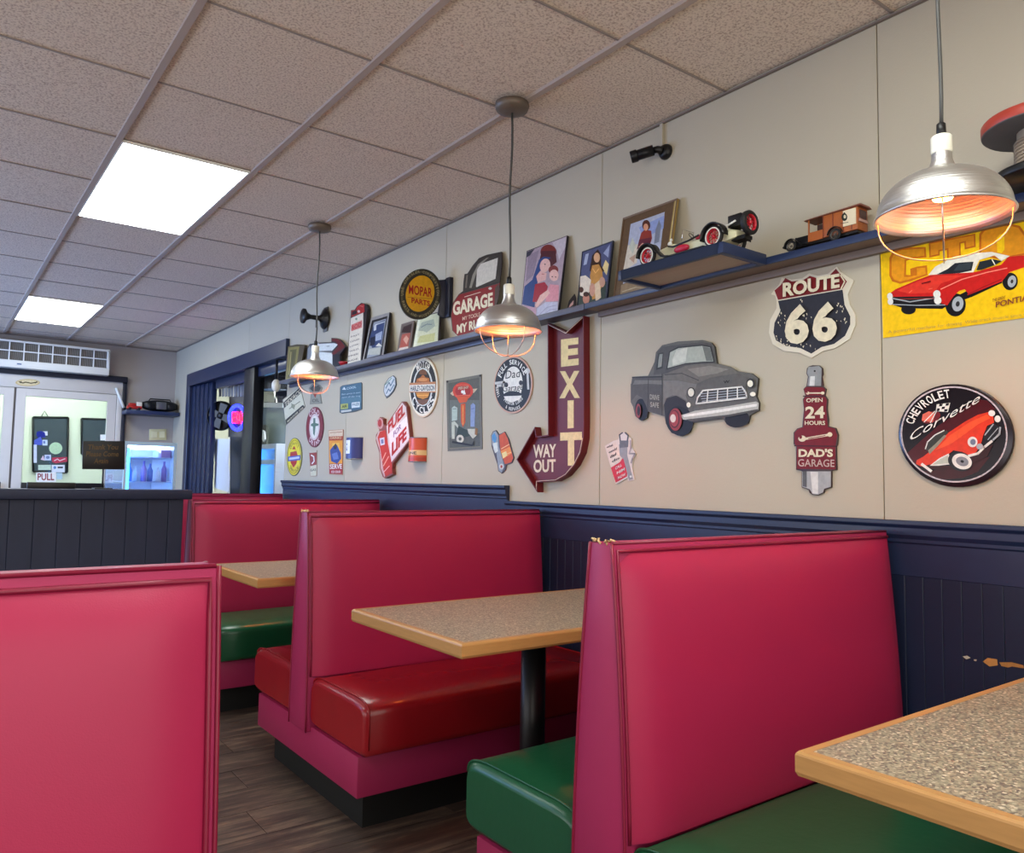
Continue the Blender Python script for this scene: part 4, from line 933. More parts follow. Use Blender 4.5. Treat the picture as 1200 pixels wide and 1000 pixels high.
# --- grey pickup cut-out
CT = (700, 380, 0.22)
truck = [(186, 280), (270, 275), (305, 200), (312, 150), (345, 112), (430, 92), (560, 85), (605, 98), (622, 120), (636, 210), (700, 225), (745, 250), (820, 262), (856, 290), (852, 330), (846, 385), (860, 420), (858, 460), (812, 485), (800, 530), (740, 550), (690, 535), (670, 505), (505, 525), (490, 575), (445, 598), (395, 580), (365, 530), (358, 492), (268, 465), (262, 500), (232, 515), (202, 490), (190, 440), (178, 415), (178, 320), (196, 295)]
sign('truck_sign', 'grey vintage pickup truck cut-out sign with chrome grille', 'wall sign', truck, CT, (58, 56, 54), [
  ('p', (108, 106, 100), truck), ('e', (34, 32, 34), 235, 455, 34, 58, -4), ('e', (36, 34, 36), 745, 505, 66, 46, -6), ('p', (52, 48, 46), [(355, 430), (370, 395), (420, 380), (470, 410), (490, 470), (668, 500), (500, 522), (490, 575), (445, 597), (395, 578), (365, 530)]),
  ('e', (32, 30, 32), 445, 520, 66, 76, 0), ('e', (36, 34, 36), 430, 512, 64, 76, 0),
  ('p', (92, 90, 86), [(186, 282), (340, 280), (350, 300), (345, 485), (268, 462), (258, 430), (240, 395), (210, 375), (190, 400), (180, 410), (180, 322)]),
  ('p', (124, 122, 116), [(190, 322), (270, 318), (345, 322), (345, 300), (200, 298)]), ('l', (66, 64, 62), 4, [(272, 290), (268, 460)]), ('l', (66, 64, 62), 4, [(345, 250), (345, 485)]), ('l', (50, 50, 50), 6, [(186, 284), (345, 280)]),
  ('p', (128, 126, 120), [(350, 300), (430, 300), (530, 320), (520, 350), (485, 345), (470, 380), (480, 410), (440, 385), (400, 378), (365, 395), (350, 440)]),
  ('p', (92, 90, 86), [(305, 202), (320, 150), (345, 120), (560, 95), (605, 105), (618, 140), (628, 208), (500, 215), (360, 262), (300, 270)]),
  ('p', (60, 62, 60), [(318, 195), (325, 155), (352, 150), (348, 235), (312, 245)]), ('p', (150, 154, 146), [(326, 190), (332, 160), (348, 158), (342, 226), (322, 232)]),
  ('p', (62, 62, 60), [(366, 242), (382, 145), (430, 120), (560, 108), (608, 118), (626, 204), (560, 206), (470, 214)]),
  ('p', (178, 184, 172), [(374, 234), (388, 150), (432, 128), (556, 116), (600, 124), (618, 198), (560, 200), (470, 208)]), ('p', (206, 210, 198), [(400, 190), (420, 140), (480, 124), (470, 200), (400, 222)]), ('p', (120, 124, 116), [(560, 118), (600, 126), (616, 196), (580, 196)]),
  ('p', (118, 114, 106), [(358, 268), (470, 222), (560, 212), (640, 212), (720, 232), (748, 262), (700, 268), (600, 285), (530, 318), (430, 298), (352, 296)]), ('p', (142, 138, 128), [(480, 240), (600, 222), (700, 240), (640, 262), (540, 280)]), ('l', (70, 68, 64), 4, [(360, 270), (450, 262), (540, 300)]),
  ('p', (104, 102, 96), [(530, 320), (600, 288), (745, 262), (800, 285), (790, 330), (800, 400), (560, 432), (500, 440), (480, 410), (520, 350)]),
  ('p', (70, 68, 66), [(520, 430), (524, 400), (560, 352), (780, 330), (796, 385), (792, 402)]), ('l', 'wh', 8, [(526, 424), (534, 392), (562, 354), (770, 334), (792, 368), (796, 392), (526, 424)]),
  ]+[('l', 'steel', 4, [(546+k*4, 372+k*13), (786+k*3, 348+k*13)]) for k in range(4)]+[('l', 'wh', 6, [(590+k*52, 348-k*4), (584+k*54, 414-k*5)]) for k in range(4)]+[
  ('p', (186, 186, 178), [(445, 485), (520, 462), (680, 440), (845, 412), (860, 420), (858, 458), (700, 490), (500, 514), (455, 508)]), ('p', (232, 232, 226), [(455, 484), (600, 462), (850, 424), (850, 438), (600, 478), (460, 496)]), ('p', (90, 88, 84), [(470, 508), (700, 482), (856, 452), (856, 462), (700, 494), (500, 520)]),
  ('e', (70, 66, 62), 499, 364, 22, 28), ('e', (222, 220, 204), 499, 364, 16, 22), ('e', (60, 58, 56), 816, 315, 22, 26), ('e', (238, 234, 214), 814, 317, 15, 18), ('e', (244, 240, 222), 486, 430, 11, 14), ('e', (244, 240, 222), 828, 373, 15, 12),
  ('e', (150, 62, 62), 416, 508, 34, 60, 0), ('e', (84, 40, 42), 412, 506, 26, 48), ('e', (160, 70, 70), 410, 504, 22, 42), ('e', (222, 210, 200), 403, 502, 15, 22), ('e', (146, 70, 70), 218, 462, 14, 38), ('e', (60, 40, 42), 220, 462, 8, 26),
  ('t', (170, 168, 158), 'DRIVE', 280, 400, 330, 405, 26), ('t', (170, 168, 158), 'SAFE', 282, 440, 328, 446, 26), ('t', (36, 36, 36), 'W', 672, 316, 704, 312, 14)], th=0.010, rough=0.45)

# --- small tool sign beside the truck
sign('small_tool_sign', 'small red and white paper-shaped sign with grey tools', 'wall sign', [(40, 650), (85, 622), (112, 615), (122, 580), (150, 575), (166, 600), (182, 612), (180, 650), (205, 690), (190, 720), (185, 760), (198, 830), (165, 836), (160, 820), (100, 852), (85, 800), (62, 730)], CT, (206, 196, 184), [
  ('p', (218, 206, 192), [(46, 655), (100, 625), (150, 800), (96, 850)]), ('p', (196, 36, 40), [(72, 765), (120, 735), (140, 705), (160, 790), (158, 812), (98, 845)]),
  ('p', (150, 150, 150), [(115, 640), (160, 640), (160, 700), (190, 826), (168, 832), (140, 720), (120, 700)]), ('p', (112, 112, 114), [(118, 620), (166, 620), (164, 655), (120, 660)]), ('l', (90, 90, 94), 7, [(122, 620), (118, 590), (134, 578)]), ('l', (90, 90, 94), 7, [(160, 620), (164, 594), (148, 578)]), ('l', (150, 146, 146), 8, [(170, 690), (200, 690), (186, 720), (180, 740)]), ('l', (170, 160, 160), 8, [(176, 620), (178, 660), (170, 690)]), ('e', 'wh', 178, 812, 6, 6),
  ('t', (60, 48, 48), 'what', 50, 662, 84, 648, 12), ('t', (60, 48, 48), 'would', 60, 690, 104, 668, 13), ('t', (60, 48, 48), 'dad', 68, 715, 100, 698, 16), ('t', (60, 48, 48), 'do', 78, 738, 118, 718, 14),
  ('t', 'wh', 'CALL', 96, 776, 130, 756, 14), ('t', 'wh', 'HIM', 104, 800, 146, 778, 14), ('t', 'wh', 'NOW', 110, 826, 150, 806, 14)], th=0.004)

# --- EXIT arrow
CE = (500, 360, 0.24)
ex_front = [(590, 76), (680, 122), (766, 42), (768, 560), (766, 640), (752, 712), (722, 772), (680, 822), (630, 850), (540, 856), (540, 905), (438, 745), (528, 585), (535, 632), (592, 624)]
FP = PL((W-0.036, 0, 0), (-1, 0, 0))
fr2 = [FP.p(CE[0]+x*CE[2], CE[1]+y*CE[2]) for x, y in ex_front]
for p in fr2: p.z = min(p.z, 0.7125)
t = thing('exit_arrow_sign', 'tall maroon bent-arrow EXIT sign with cream letters', 'wall sign', (W, (fr2[0].y+fr2[2].y)/2, fr2[6].z))
back = [Vector((W-0.0008, p.y, p.z)) for p in fr2]
mb = MB()
n = len(fr2)
cy = sum(p.y for p in fr2)/n; cz = sum(p.z for p in fr2)/n
def inset(pts, d):
    out = []; m = len(pts)
    ar = sum(pts[i].y*pts[(i+1) % m].z-pts[(i+1) % m].y*pts[i].z for i in range(m)); sg = 1 if ar > 0 else -1
    for i in range(m):
        a, b, c = pts[i-1], pts[i], pts[(i+1) % m]
        e1 = Vector((b.y-a.y, b.z-a.z)).normalized(); e2 = Vector((c.y-b.y, c.z-b.z)).normalized()
        n1 = Vector((-e1.y, e1.x))*sg; n2 = Vector((-e2.y, e2.x))*sg
        bi = (n1+n2); L_ = bi.length; bi = bi/L_ if L_ > 1e-6 else n1
        k = d/max(0.35, bi.dot(n1)); out.append(Vector((b.x, b.y+bi.x*k, b.z+bi.y*k)))
    return out
inn = inset(fr2, 0.005)
for i in range(n):
    j = (i+1) % n
    mb.face([back[i], back[j], fr2[j], fr2[i]]); mb.face([fr2[i], fr2[j], inn[j], inn[i]])
    mb.face([inn[i], inn[j], Vector((W-0.006, inn[j].y, inn[j].z)), Vector((W-0.006, inn[i].y, inn[i].z))])
m_mar = mat('maroon_enamel', (98, 18, 26), 0.5, noise=0.2, scale=14)
obj('rim', mb, m_mar, t)
fp = MB(); fp.hull([Vector((W-0.0012, p.y, p.z)) for p in inset(fr2, 0.003)], [Vector((W-0.006, p.y, p.z)) for p in inset(fr2, 0.003)]); obj('face_plate', fp, m_mar, t)
draw(None, PL((W-0.006, 0, 0), (-1, 0, 0)), CE, [
  ('t', (226, 206, 150), 'E', 656, 284, 742, 274, 120, 0, 0.05), ('t', (226, 206, 150), 'X', 648, 438, 748, 436, 120, 0, 0.045), ('t', (226, 206, 150), 'I', 688, 584, 718, 582, 122, 0, 0.05), ('t', (226, 206, 150), 'T', 652, 766, 758, 762, 146, 0, 0.05),
  ('t', (226, 210, 180), 'WAY', 520, 734, 632, 730, 60, 0, 0.03), ('t', (226, 210, 180), 'OUT', 522, 806, 630, 802, 58, 0, 0.03)], t)
for path in ([0, 1, 2], [4, 5, 6, 7, 8, 9], [9, 10]):
    obj('worn_rim_edge', MB().tube([inn[k]+Vector((-0.0012, 0, 0)) for k in path], 0.0016, 5), mat('worn_cream', (216, 200, 180), 0.5), t)

# --- oval black "Full service" sign
sign('oval_sign', 'oval black and white garage service sign under the centre pendant lamp', 'wall sign', ell(422, 380, 94, 140, 4, 40), CE, (190, 150, 126), [
  ('e', (44, 46, 50), 421, 380, 88, 132, 4, 40), ('e', 'wh', 420, 378, 48, 88, 4), ('p', (44, 46, 50), ell(420, 430, 44, 20)), ('p', 'wh', [(376, 436), (464, 432), (452, 452), (420, 464), (388, 456)]),
  ('l', (200, 200, 196), 12, [(336, 372), (380, 366), (370, 382), (345, 384)]), ('l', (200, 200, 196), 10, [(492, 310), (496, 400)]), ('e', (200, 200, 196), 492, 312, 12, 14), ('e', (60, 60, 64), 388, 380, 10, 12), ('e', (60, 60, 64), 460, 370, 10, 12),
  ('a', 'wh', 'FULL SERVICE', 421, 380, 70, 112, 160, 28, 22), ('t', (44, 46, 50), 'Dad', 384, 350, 454, 342, 40, 0.1, 0.0), ('t', (44, 46, 50), 'Garage', 370, 414, 470, 404, 32, 0.1, 0.0),
  ('a', 'wh', 'PREMIUM LUBES', 420, 380, 62, 92, 228, 318, 14, True), ('a', 'wh', '& REPAIRS', 421, 380, 74, 118, 242, 298, 16, True), ('a', 'wh', 'TIRES', 421, 380, 78, 118, 210, 184, 12)], th=0.006)

# --- tall tin sign with bottles and red cap
CB = (510, 430, 0.13)
sign('tin_sign', 'tall grey tin sign with red cap, tool shapes and rusty corners', 'wall sign', [(98, 125), (414, 68), (424, 742), (112, 762)], CB, (104, 98, 88), [
  ('p', (118, 116, 104), [(104, 132), (408, 76), (417, 736), (118, 754)]), ('p', (96, 96, 86), [(118, 150), (396, 96), (404, 720), (130, 736)]), ('p', (112, 116, 108), [(130, 300), (398, 300), (400, 600), (130, 640)]),
  ('p', (196, 178, 150), [(135, 240), (165, 215), (200, 240), (160, 262)]), ('p', (196, 178, 150), [(330, 200), (382, 196), (345, 240)]),
  ('e', (204, 76, 52), 250, 218, 92, 78), ('e', (168, 48, 40), 250, 218, 70, 56), ('l', (224, 110, 80), 7, [(190, 170), (300, 165)]), ('l', (224, 110, 80), 7, [(185, 262), (312, 256)]), ('p', (206, 96, 50), [(190, 270), (310, 262), (280, 320), (220, 326)]), ('e', 'wh', 245, 226, 12, 14), ('p', 'wh', [(262, 200), (275, 248), (250, 250)]),
  ('p', (200, 96, 44), [(230, 335), (272, 330), (272, 500), (250, 545), (232, 500)]), ('l', (230, 170, 80), 6, [(250, 350), (250, 520)]),
  ('p', (176, 190, 180), [(150, 370), (172, 352), (200, 370), (198, 480), (150, 490)]), ('l', (86, 100, 96), 5, [(160, 380), (190, 378)]), ('p', (140, 156, 190), [(320, 345), (340, 326), (362, 345), (355, 540), (318, 540)]), ('l', (90, 104, 140), 5, [(326, 380), (354, 376)]),
  ('p', (190, 194, 178), [(148, 500), (175, 490), (215, 535), (205, 552), (175, 520), (175, 650), (150, 650)]), ('p', (60, 72, 62), [(210, 530), (250, 555), (290, 570), (330, 620), (240, 640), (180, 660)]),
  ('e', (206, 204, 188), 224, 650, 34, 36), ('e', (90, 94, 84), 224, 650, 14, 16), ('p', (196, 196, 180), [(290, 560), (360, 560), (372, 620), (340, 650), (300, 600)]), ('p', (150, 110, 60), [(360, 545), (384, 560), (376, 620), (356, 610)]), ('p', (40, 40, 42), [(155, 668), (330, 700), (350, 660), (345, 710), (330, 716), (150, 686)]),
  ('l', (150, 138, 112), 4, [(130, 735), (404, 720)]), ('e', (50, 36, 28), 110, 134, 9, 9), ('e', (50, 36, 28), 405, 80, 9, 9), ('t', (200, 190, 160), 'SPEED SHOP', 205, 205, 300, 195, 22)], th=0.003, rough=0.35)

# --- small orange wrench sign
sign('wrench_sign', 'small blue and orange wrench-shaped sign left of the arrow sign', 'wall sign', [(503, 620), (520, 582), (548, 572), (572, 610), (590, 602), (625, 585), (660, 650), (708, 820), (690, 866), (640, 885), (632, 930), (600, 962), (568, 940), (560, 880), (530, 790), (508, 720)], CB, (70, 60, 62), [
  ('p', (206, 92, 40), [(575, 620), (625, 590), (656, 652), (702, 820), (686, 860), (628, 878), (590, 760)]), ('p', (232, 150, 70), [(590, 760), (672, 720), (690, 780), (610, 830)]), ('l', (240, 190, 130), 8, [(596, 740), (666, 700)]), ('l', (240, 190, 130), 7, [(612, 800), (684, 770)]), ('p', (236, 214, 150), [(600, 780), (640, 760), (650, 800), (612, 826)]),
  ('p', (152, 160, 168), [(508, 620), (524, 588), (546, 580), (568, 616), (575, 720), (626, 900), (598, 954), (572, 936), (566, 880), (552, 780), (512, 700)]), ('p', (92, 150, 196), [(512, 620), (535, 595), (556, 640), (540, 690), (514, 660)]), ('p', (214, 220, 214), [(520, 690), (560, 680), (566, 760), (540, 780), (526, 740)]), ('e', (206, 204, 200), 597, 900, 20, 26), ('e', (170, 70, 60), 597, 900, 9, 14)], th=0.005)

# --- oval motorcycle sign
CH = (465, 410, 0.09)
sign('oval_sign', 'oval black and orange motorcycle sign with a wide middle banner', 'wall sign', ell(348, 490, 188, 390, 2, 44), CH, (206, 178, 148), [
  ('e', (226, 222, 206), 346, 488, 182, 378, 2, 44), ('e', (40, 42, 48), 344, 488, 168, 346, 2, 44), ('e', (206, 210, 208), 340, 485, 128, 250, 0, 36), ('e', (48, 40, 36), 338, 487, 110, 232, 0, 36),
  ('p', (176, 108, 52), [(250, 420), (262, 380), (310, 360), (330, 330), (352, 330), (372, 360), (420, 370), (428, 420)]), ('p', (120, 78, 46), [(290, 320), (300, 270), (340, 250), (385, 275), (392, 325)]), ('e', (206, 146, 90), 340, 390, 60, 22), ('p', (204, 140, 60), [(245, 560), (425, 560), (405, 620), (340, 645), (270, 620)]), ('p', (120, 84, 66), [(255, 650), (420, 645), (390, 700), (340, 722), (290, 705)]), ('l', (236, 180, 90), 10, [(262, 596), (412, 592)]),
  ('p', (190, 134, 96), [(165, 432), (506, 415), (508, 556), (166, 556)]), ('p', (222, 222, 214), [(168, 462), (500, 448), (502, 540), (168, 546)]),
  ('t', (70, 78, 96), 'HARLEY-DAVIDSON', 178, 538, 494, 528, 66, 0, 0.03),
  ('a', 'wh', 'MOTOR', 342, 488, 142, 300, 128, 50, 80), ('a', 'wh', 'CYCLES', 344, 488, 142, 298, 205, 335, 76, True)], th=0.008)

# --- small sign cluster, left part of the wall
CL = (325, 430, 0.14)
sign('striped_sign', 'small tilted cream sign with two black bands at the far left', 'wall sign', [(45, 275), (190, 165), (232, 335), (70, 490)], CL, (150, 146, 128), [
  ('p', (214, 210, 186), [(48, 278), (188, 170), (228, 332), (72, 482)]), ('p', (46, 48, 50), [(50, 300), (188, 172), (206, 212), (54, 350)]), ('p', (46, 48, 50), [(66, 446), (214, 318), (230, 338), (74, 484)]),
  ('l', (120, 122, 100), 8, [(120, 310), (140, 352)]), ('l', (120, 122, 100), 6, [(100, 352), (190, 290)]), ('e', (150, 150, 124), 132, 330, 16, 18),
  ('t', 'cream', 'TEXACO', 62, 338, 204, 208, 36), ('t', 'cream', 'MOTOR OIL', 84, 468, 220, 344, 16)], th=0.003)
sign('badge_sign', 'small grey badge sign half hidden by the left pendant lamp', 'wall sign', [(262, 180), (295, 140), (322, 135), (350, 150), (375, 175), (360, 225), (372, 308), (272, 314), (280, 225)], CL, (120, 118, 108), [
  ('p', (150, 150, 140), [(268, 182), (300, 146), (345, 150), (368, 178), (352, 222), (364, 302), (280, 308), (288, 222)]), ('p', (70, 74, 74), [(272, 180), (305, 150), (320, 165), (345, 152), (366, 178), (350, 205), (290, 205)]), ('p', (160, 60, 50), [(300, 225), (330, 228), (316, 262)]), ('t', (80, 80, 76), 'OIL', 292, 296, 350, 292, 26)], th=0.003)
sign('oval_sign', 'maroon and white oval sign with a small green figure', 'wall sign', ell(312, 505, 72, 170, 2, 36), CL, (104, 30, 50), [
  ('e', (134, 38, 62), 311, 504, 68, 164, 2, 36), ('e', (214, 196, 196), 311, 504, 44, 112, 2, 30), ('e', (226, 224, 216), 311, 504, 34, 96, 2, 30), ('p', (92, 124, 112), [(302, 430), (318, 430), (318, 470), (346, 478), (344, 492), (320, 498), (312, 580), (300, 560), (298, 500), (280, 495), (282, 480), (300, 470)]),
  ('a', (226, 206, 206), 'COLD', 311, 504, 56, 138, 140, 45, 38), ('a', (226, 206, 206), 'DRINK', 311, 504, 56, 138, 222, 318, 36, True)], th=0.006)
sign('oval_sign', 'yellow oval sign with a red and blue centre, lowest at left', 'wall sign', ell(142, 755, 64, 160, 2, 36), CL, (92, 90, 50), [
  ('e', (232, 216, 60), 141, 754, 60, 153, 2, 36), ('l', (110, 100, 50), 4, ell(141, 754, 54, 140, 2, 36)+ell(141, 754, 54, 140, 2, 36)[:1]), ('p', (186, 60, 50), [(110, 715), (160, 705), (172, 750), (160, 810), (135, 845), (112, 805), (106, 750)]), ('p', (92, 108, 176), [(88, 752), (194, 738), (194, 782), (90, 792)]), ('p', (200, 206, 226), [(100, 762), (184, 750), (184, 768), (100, 780)]), ('p', (186, 60, 50), [(124, 692), (140, 662), (154, 690)]),
  ('a', (110, 96, 50), 'QUALITY', 141, 754, 44, 118, 145, 40, 24), ('a', (110, 96, 50), 'SERVICE', 141, 754, 44, 118, 220, 318, 24, True)], th=0.004)
sign('small_sign', 'small narrow red and cream sign right of the yellow oval', 'wall sign', [(264, 705), (332, 698), (328, 915), (276, 920), (276, 860)], CL, (176, 150, 130), [
  ('p', (158, 66, 58), [(268, 722), (330, 716), (328, 820), (276, 832)]), ('p', (196, 186, 166), [(266, 705), (332, 699), (331, 716), (268, 722)]), ('p', (210, 206, 180), [(276, 832), (328, 820), (326, 910), (280, 915)]), ('l', 'wh', 10, [(284, 740), (304, 752), (308, 790), (290, 812)]), ('t', (60, 62, 60), 'GAS', 276, 876, 322, 870, 20)], th=0.003)
sign('poster_sign', 'narrow orange poster with a blue figure shape and red band', 'poster', [(428, 532), (550, 525), (545, 905), (434, 900)], CL, (170, 110, 80), [
  ('p', (216, 196, 170), [(430, 536), (548, 528), (547, 580), (432, 584)]), ('p', (176, 60, 46), [(432, 584), (547, 580), (546, 616), (434, 618)]), ('p', (226, 158, 56), [(434, 618), (546, 616), (544, 812), (436, 812)]), ('p', (232, 190, 90), [(460, 640), (520, 636), (524, 700), (456, 705)]),
  ('p', (60, 82, 150), [(440, 700), (470, 660), (500, 655), (530, 720), (534, 770), (500, 812), (450, 790)]), ('p', (38, 42, 60), [(470, 665), (488, 640), (500, 662), (494, 690), (474, 690)]), ('p', (110, 130, 190), [(455, 730), (500, 715), (514, 770), (470, 780)]), ('p', (170, 44, 46), [(436, 812), (544, 810), (543, 898), (436, 894)]),
  ('t', 'wh', 'SERVE', 440, 855, 540, 852, 38), ('t', 'wh', 'ICE COLD', 452, 888, 528, 887, 18), ('l', (150, 60, 46), 4, [(440, 552), (540, 546)]), ('t', (216, 190, 150), 'DRINKS', 442, 606, 536, 602, 18)], th=0.004)
sign('tin_sign', 'blue tin sign with yellow lower corner, under the shelf at left', 'wall sign', [(525, 170), (545, 156), (648, 138), (700, 130), (706, 140), (706, 355), (650, 375), (540, 392), (520, 382)], CL, (60, 76, 84), [
  ('p', (66, 108, 132), [(530, 174), (546, 161), (698, 134), (702, 145), (702, 350), (540, 385), (526, 378)]), ('p', (84, 126, 146), [(534, 262), (700, 250), (700, 300), (534, 312)]), ('p', (176, 184, 110), [(530, 312), (592, 306), (592, 350), (530, 356)]), ('p', (212, 220, 222), [(622, 300), (690, 292), (690, 338), (622, 346)]), ('p', (190, 196, 192), [(532, 366), (620, 356), (620, 372), (534, 384)]), ('p', (200, 210, 214), [(542, 192), (560, 168), (576, 192)]),
  ('t', (180, 204, 214), 'COOL', 580, 192, 660, 176, 18), ('t', (176, 196, 206), 'Best service in town', 540, 238, 694, 220, 14, 0, 0), ('t', (176, 196, 206), 'open all day long', 540, 262, 694, 248, 12, 0, 0), ('t', (66, 108, 132), 'FREE', 628, 330, 684, 322, 22), ('t', (60, 80, 60), 'AIR', 540, 346, 584, 340, 24)], th=0.005)
CM = (400, 430, 0.14)
sign('small_oval_sign', 'small tilted white oval badge above the fuel sign', 'wall sign', [(352, 205), (358, 150), (395, 95), (432, 72), (452, 92), (458, 150), (436, 205), (400, 245), (376, 262), (364, 240)], CM, (82, 88, 96), [
  ('p', (196, 202, 206), [(357, 205), (364, 152), (398, 100), (430, 78), (447, 94), (451, 148), (430, 200), (398, 236), (378, 246), (366, 230)]), ('l', (92, 120, 140), 8, [(372, 180), (400, 130), (412, 160), (440, 105)]), ('l', (92, 120, 140), 8, [(376, 225), (396, 185), (408, 205), (440, 150)]), ('l', (110, 150, 120), 6, [(368, 150), (420, 95)])], th=0.006)
# fuel for life sign with a pump figure
mbp = [(372, 495), (505, 292), (520, 290), (548, 330), (578, 610), (430, 810), (425, 850), (432, 900), (365, 935), (345, 920), (322, 850), (318, 720), (288, 620), (290, 570), (318, 530), (305, 500), (300, 450), (325, 420), (352, 435), (350, 480)]
sign('fuel_sign', 'white and red sign with a red gas pump on its left', 'wall sign', mbp, CM, (128, 60, 50), [
  ('p', (220, 208, 204), [(378, 498), (508, 298), (540, 336), (572, 606), (420, 800), (395, 700)]), ('p', (236, 232, 232), [(396, 560), (548, 412), (568, 600), (420, 790)]),
  ('e', (196, 150, 146), 325, 475, 26, 46), ('e', (176, 60, 60), 322, 472, 16, 32), ('p', (206, 176, 170), [(290, 600), (310, 540), (360, 535), (410, 830), (360, 925), (330, 850), (322, 700)]),
  ('p', (196, 60, 44), [(304, 590), (322, 545), (368, 530), (390, 640), (425, 830), (424, 890), (368, 918), (352, 860), (328, 700)]), ('p', (216, 216, 226), [(320, 600), (360, 590), (364, 650), (328, 660)]), ('p', (120, 130, 170), [(330, 610), (352, 606), (354, 640), (334, 645)]), ('l', (232, 170, 150), 8, [(340, 790), (372, 720)]), ('l', (232, 170, 150), 8, [(352, 830), (396, 750)]), ('l', (236, 190, 180), 6, [(356, 880), (402, 830)]),
  ('t', (188, 50, 46), 'FUEL', 392, 560, 532, 392, 96, 0, 0.04), ('t', (150, 120, 160), 'FOR', 436, 592, 500, 515, 46), ('t', (188, 50, 46), 'LIFE', 422, 744, 546, 596, 100, 0, 0.05)], th=0.022)
# half cans fixed to the wall
def half_can(label, cr, x0, x1, y0, y1, base, items, name):
    P = WALL; a = P.p(cr[0]+x0*cr[2], cr[1]+y1*cr[2]); b = P.p(cr[0]+x1*cr[2], cr[1]+y0*cr[2])
    ym = (a.y+b.y)/2; R = abs(a.y-b.y)/2*0.92; z0, z1 = a.z, b.z
    t = thing(name, label, 'can', (W, ym, z0), 'half cans mounted on the wall')
    m = mat('can_'+name+str(base[0]), base, 0.35)
    ring = []
    A = [math.radians(90+180*k/16) for k in range(17)]
    def arc(r_, z): return [(W-0.0008+0.9*r_*math.cos(a_), ym+r_*math.sin(a_), z) for a_ in A]
    mb = MB().grid([arc(R, z0+0.004), arc(R, z1-0.004)]); obj('can_body', mb, m, t)
    ends = MB(); ends.face(arc(R-0.002, z0+0.006)); ends.face(arc(R-0.002, z1-0.006)); obj('can_end', ends, mat('can_tin', (150, 152, 156), 0.3, 0.8), t)
    rim = MB()
    for z in (z0+0.004, z1-0.004): rim.tube(arc(R, z), 0.0025, 6)
    obj('can_rim', rim, mat('can_tin', (150, 152, 156), 0.3, 0.8), t)
    for nm, col, za, zb_, a0, a1 in items:   # bands: fraction of height and of the arc
        q = MB(); AA = [math.radians(90+180*(a0+(a1-a0)*k/12)) for k in range(13)]
        q.grid([[(W-0.0008+0.9*(R+0.0006)*math.cos(a_), ym+(R+0.0006)*math.sin(a_), z0+(z1-z0)*zz) for a_ in AA] for zz in (za, zb_)])
        obj(nm, q, mat('can_band_%d_%d_%d' % col, col, 0.4), t)
    return t, ym, R, z0, z1
def can_text(t, txt, ym, R, z0, z1, v, h, col, a0=0.15, a1=0.85):
    vs, fs, x0, x1, y0, y1 = glyphs(txt, 0.02); q = MB()
    for f in fs:
        P = []
        for i in f:
            u = (vs[i][0]-x0)/(x1-x0); a_ = math.radians(90+180*(a0+(a1-a0)*u)); P.append((W-0.0008+0.9*(R+0.0012)*math.cos(a_), ym+(R+0.0012)*math.sin(a_), z0+(z1-z0)*v+vs[i][1]/0.7*h))
        q.face(P)
    obj('lettering', q, mat('can_ink_%d_%d_%d' % col, col, 0.4), t)
r_ = half_can('orange half oil can mounted on the wall right of the fuel sign', CM, 602, 722, 588, 803, (206, 78, 36), [('band', (232, 190, 130), 0.28, 0.48, 0.0, 1.0), ('lower_band', (186, 60, 36), 0.04, 0.2, 0, 1)], 'oil_can')
can_text(r_[0], 'ONE', *r_[1:], 0.31, 0.016, (50, 50, 44), 0.36, 0.72)
r_ = half_can('blue half can with white swirl mounted left of the fuel sign', CM, 84, 188, 588, 778, (40, 50, 116), [('white_patch', (214, 222, 232), 0.25, 0.86, 0.12, 0.62)], 'blue_can')
can_text(r_[0], 'S', *r_[1:], 0.35, 0.055, (40, 56, 120), 0.28, 0.52)

# ================================================================== THINGS ON THE SHELF (leaning planes)
CS = (320, 250, 0.2); CQ = (330, 340, 0.11); CW = (450, 300, 0.125); CN = (590, 250, 0.13); C7 = (715, 225, 0.13)
def leaner(name, label, cat, cr, pts, top, edge, items, th=0.012, xb=2.165, xt=2.228, frame=None, group=None, rough=0.4):
    P = lean(cr[0]+top[0]*cr[2], cr[1]+top[1]*cr[2], xb, xt)
    mb = plate(P, pts, cr, 0, th)
    sl = P.n.z/-P.n.x
    def lift(v): dz = max(0, SHZ+0.0008-v[2]); return (v[0]+dz*sl, v[1], v[2]+dz)
    mb.v = [lift(v) for v in mb.v]
    xm = max(v[0] for v in mb.v)
    if xm > W-0.001:
        mb.v = [(min(v[0], W-0.001), v[1], v[2]) for v in mb.v]
    o = obj(name, mb, mat('plate_%d_%d_%d_%.1f' % (*edge, rough), edge, rough)); tag(o, label, cat, group)
    if frame:
        col, w_, pr = frame; n = len(pts)
        ce_ = (sum(p[0] for p in pts)/n, sum(p[1] for p in pts)/n)
        inn = [(p[0]+(ce_[0]-p[0])*w_, p[1]+(ce_[1]-p[1])*w_) for p in pts]
        q = MB(); T = lambda a, d: P.p(cr[0]+a[0]*cr[2], cr[1]+a[1]*cr[2], d)
        for i in range(n):
            j = (i+1) % n
            q.hull([T(pts[i], 0.0002), T(pts[j], 0.0002), T(inn[j], 0.0002), T(inn[i], 0.0002)], [T(pts[i], pr), T(pts[j], pr), T(inn[j], pr*0.6), T(inn[i], pr*0.6)])
        q.v = [lift(v) for v in q.v]
        obj('frame', q, mat('frame_%d_%d_%d' % col, col, 0.4, 0.1, noise=0.25, scale=60), o)
    draw(None, P, cr, items, o, 0.0004, rough=rough, fix=lift)
    return o
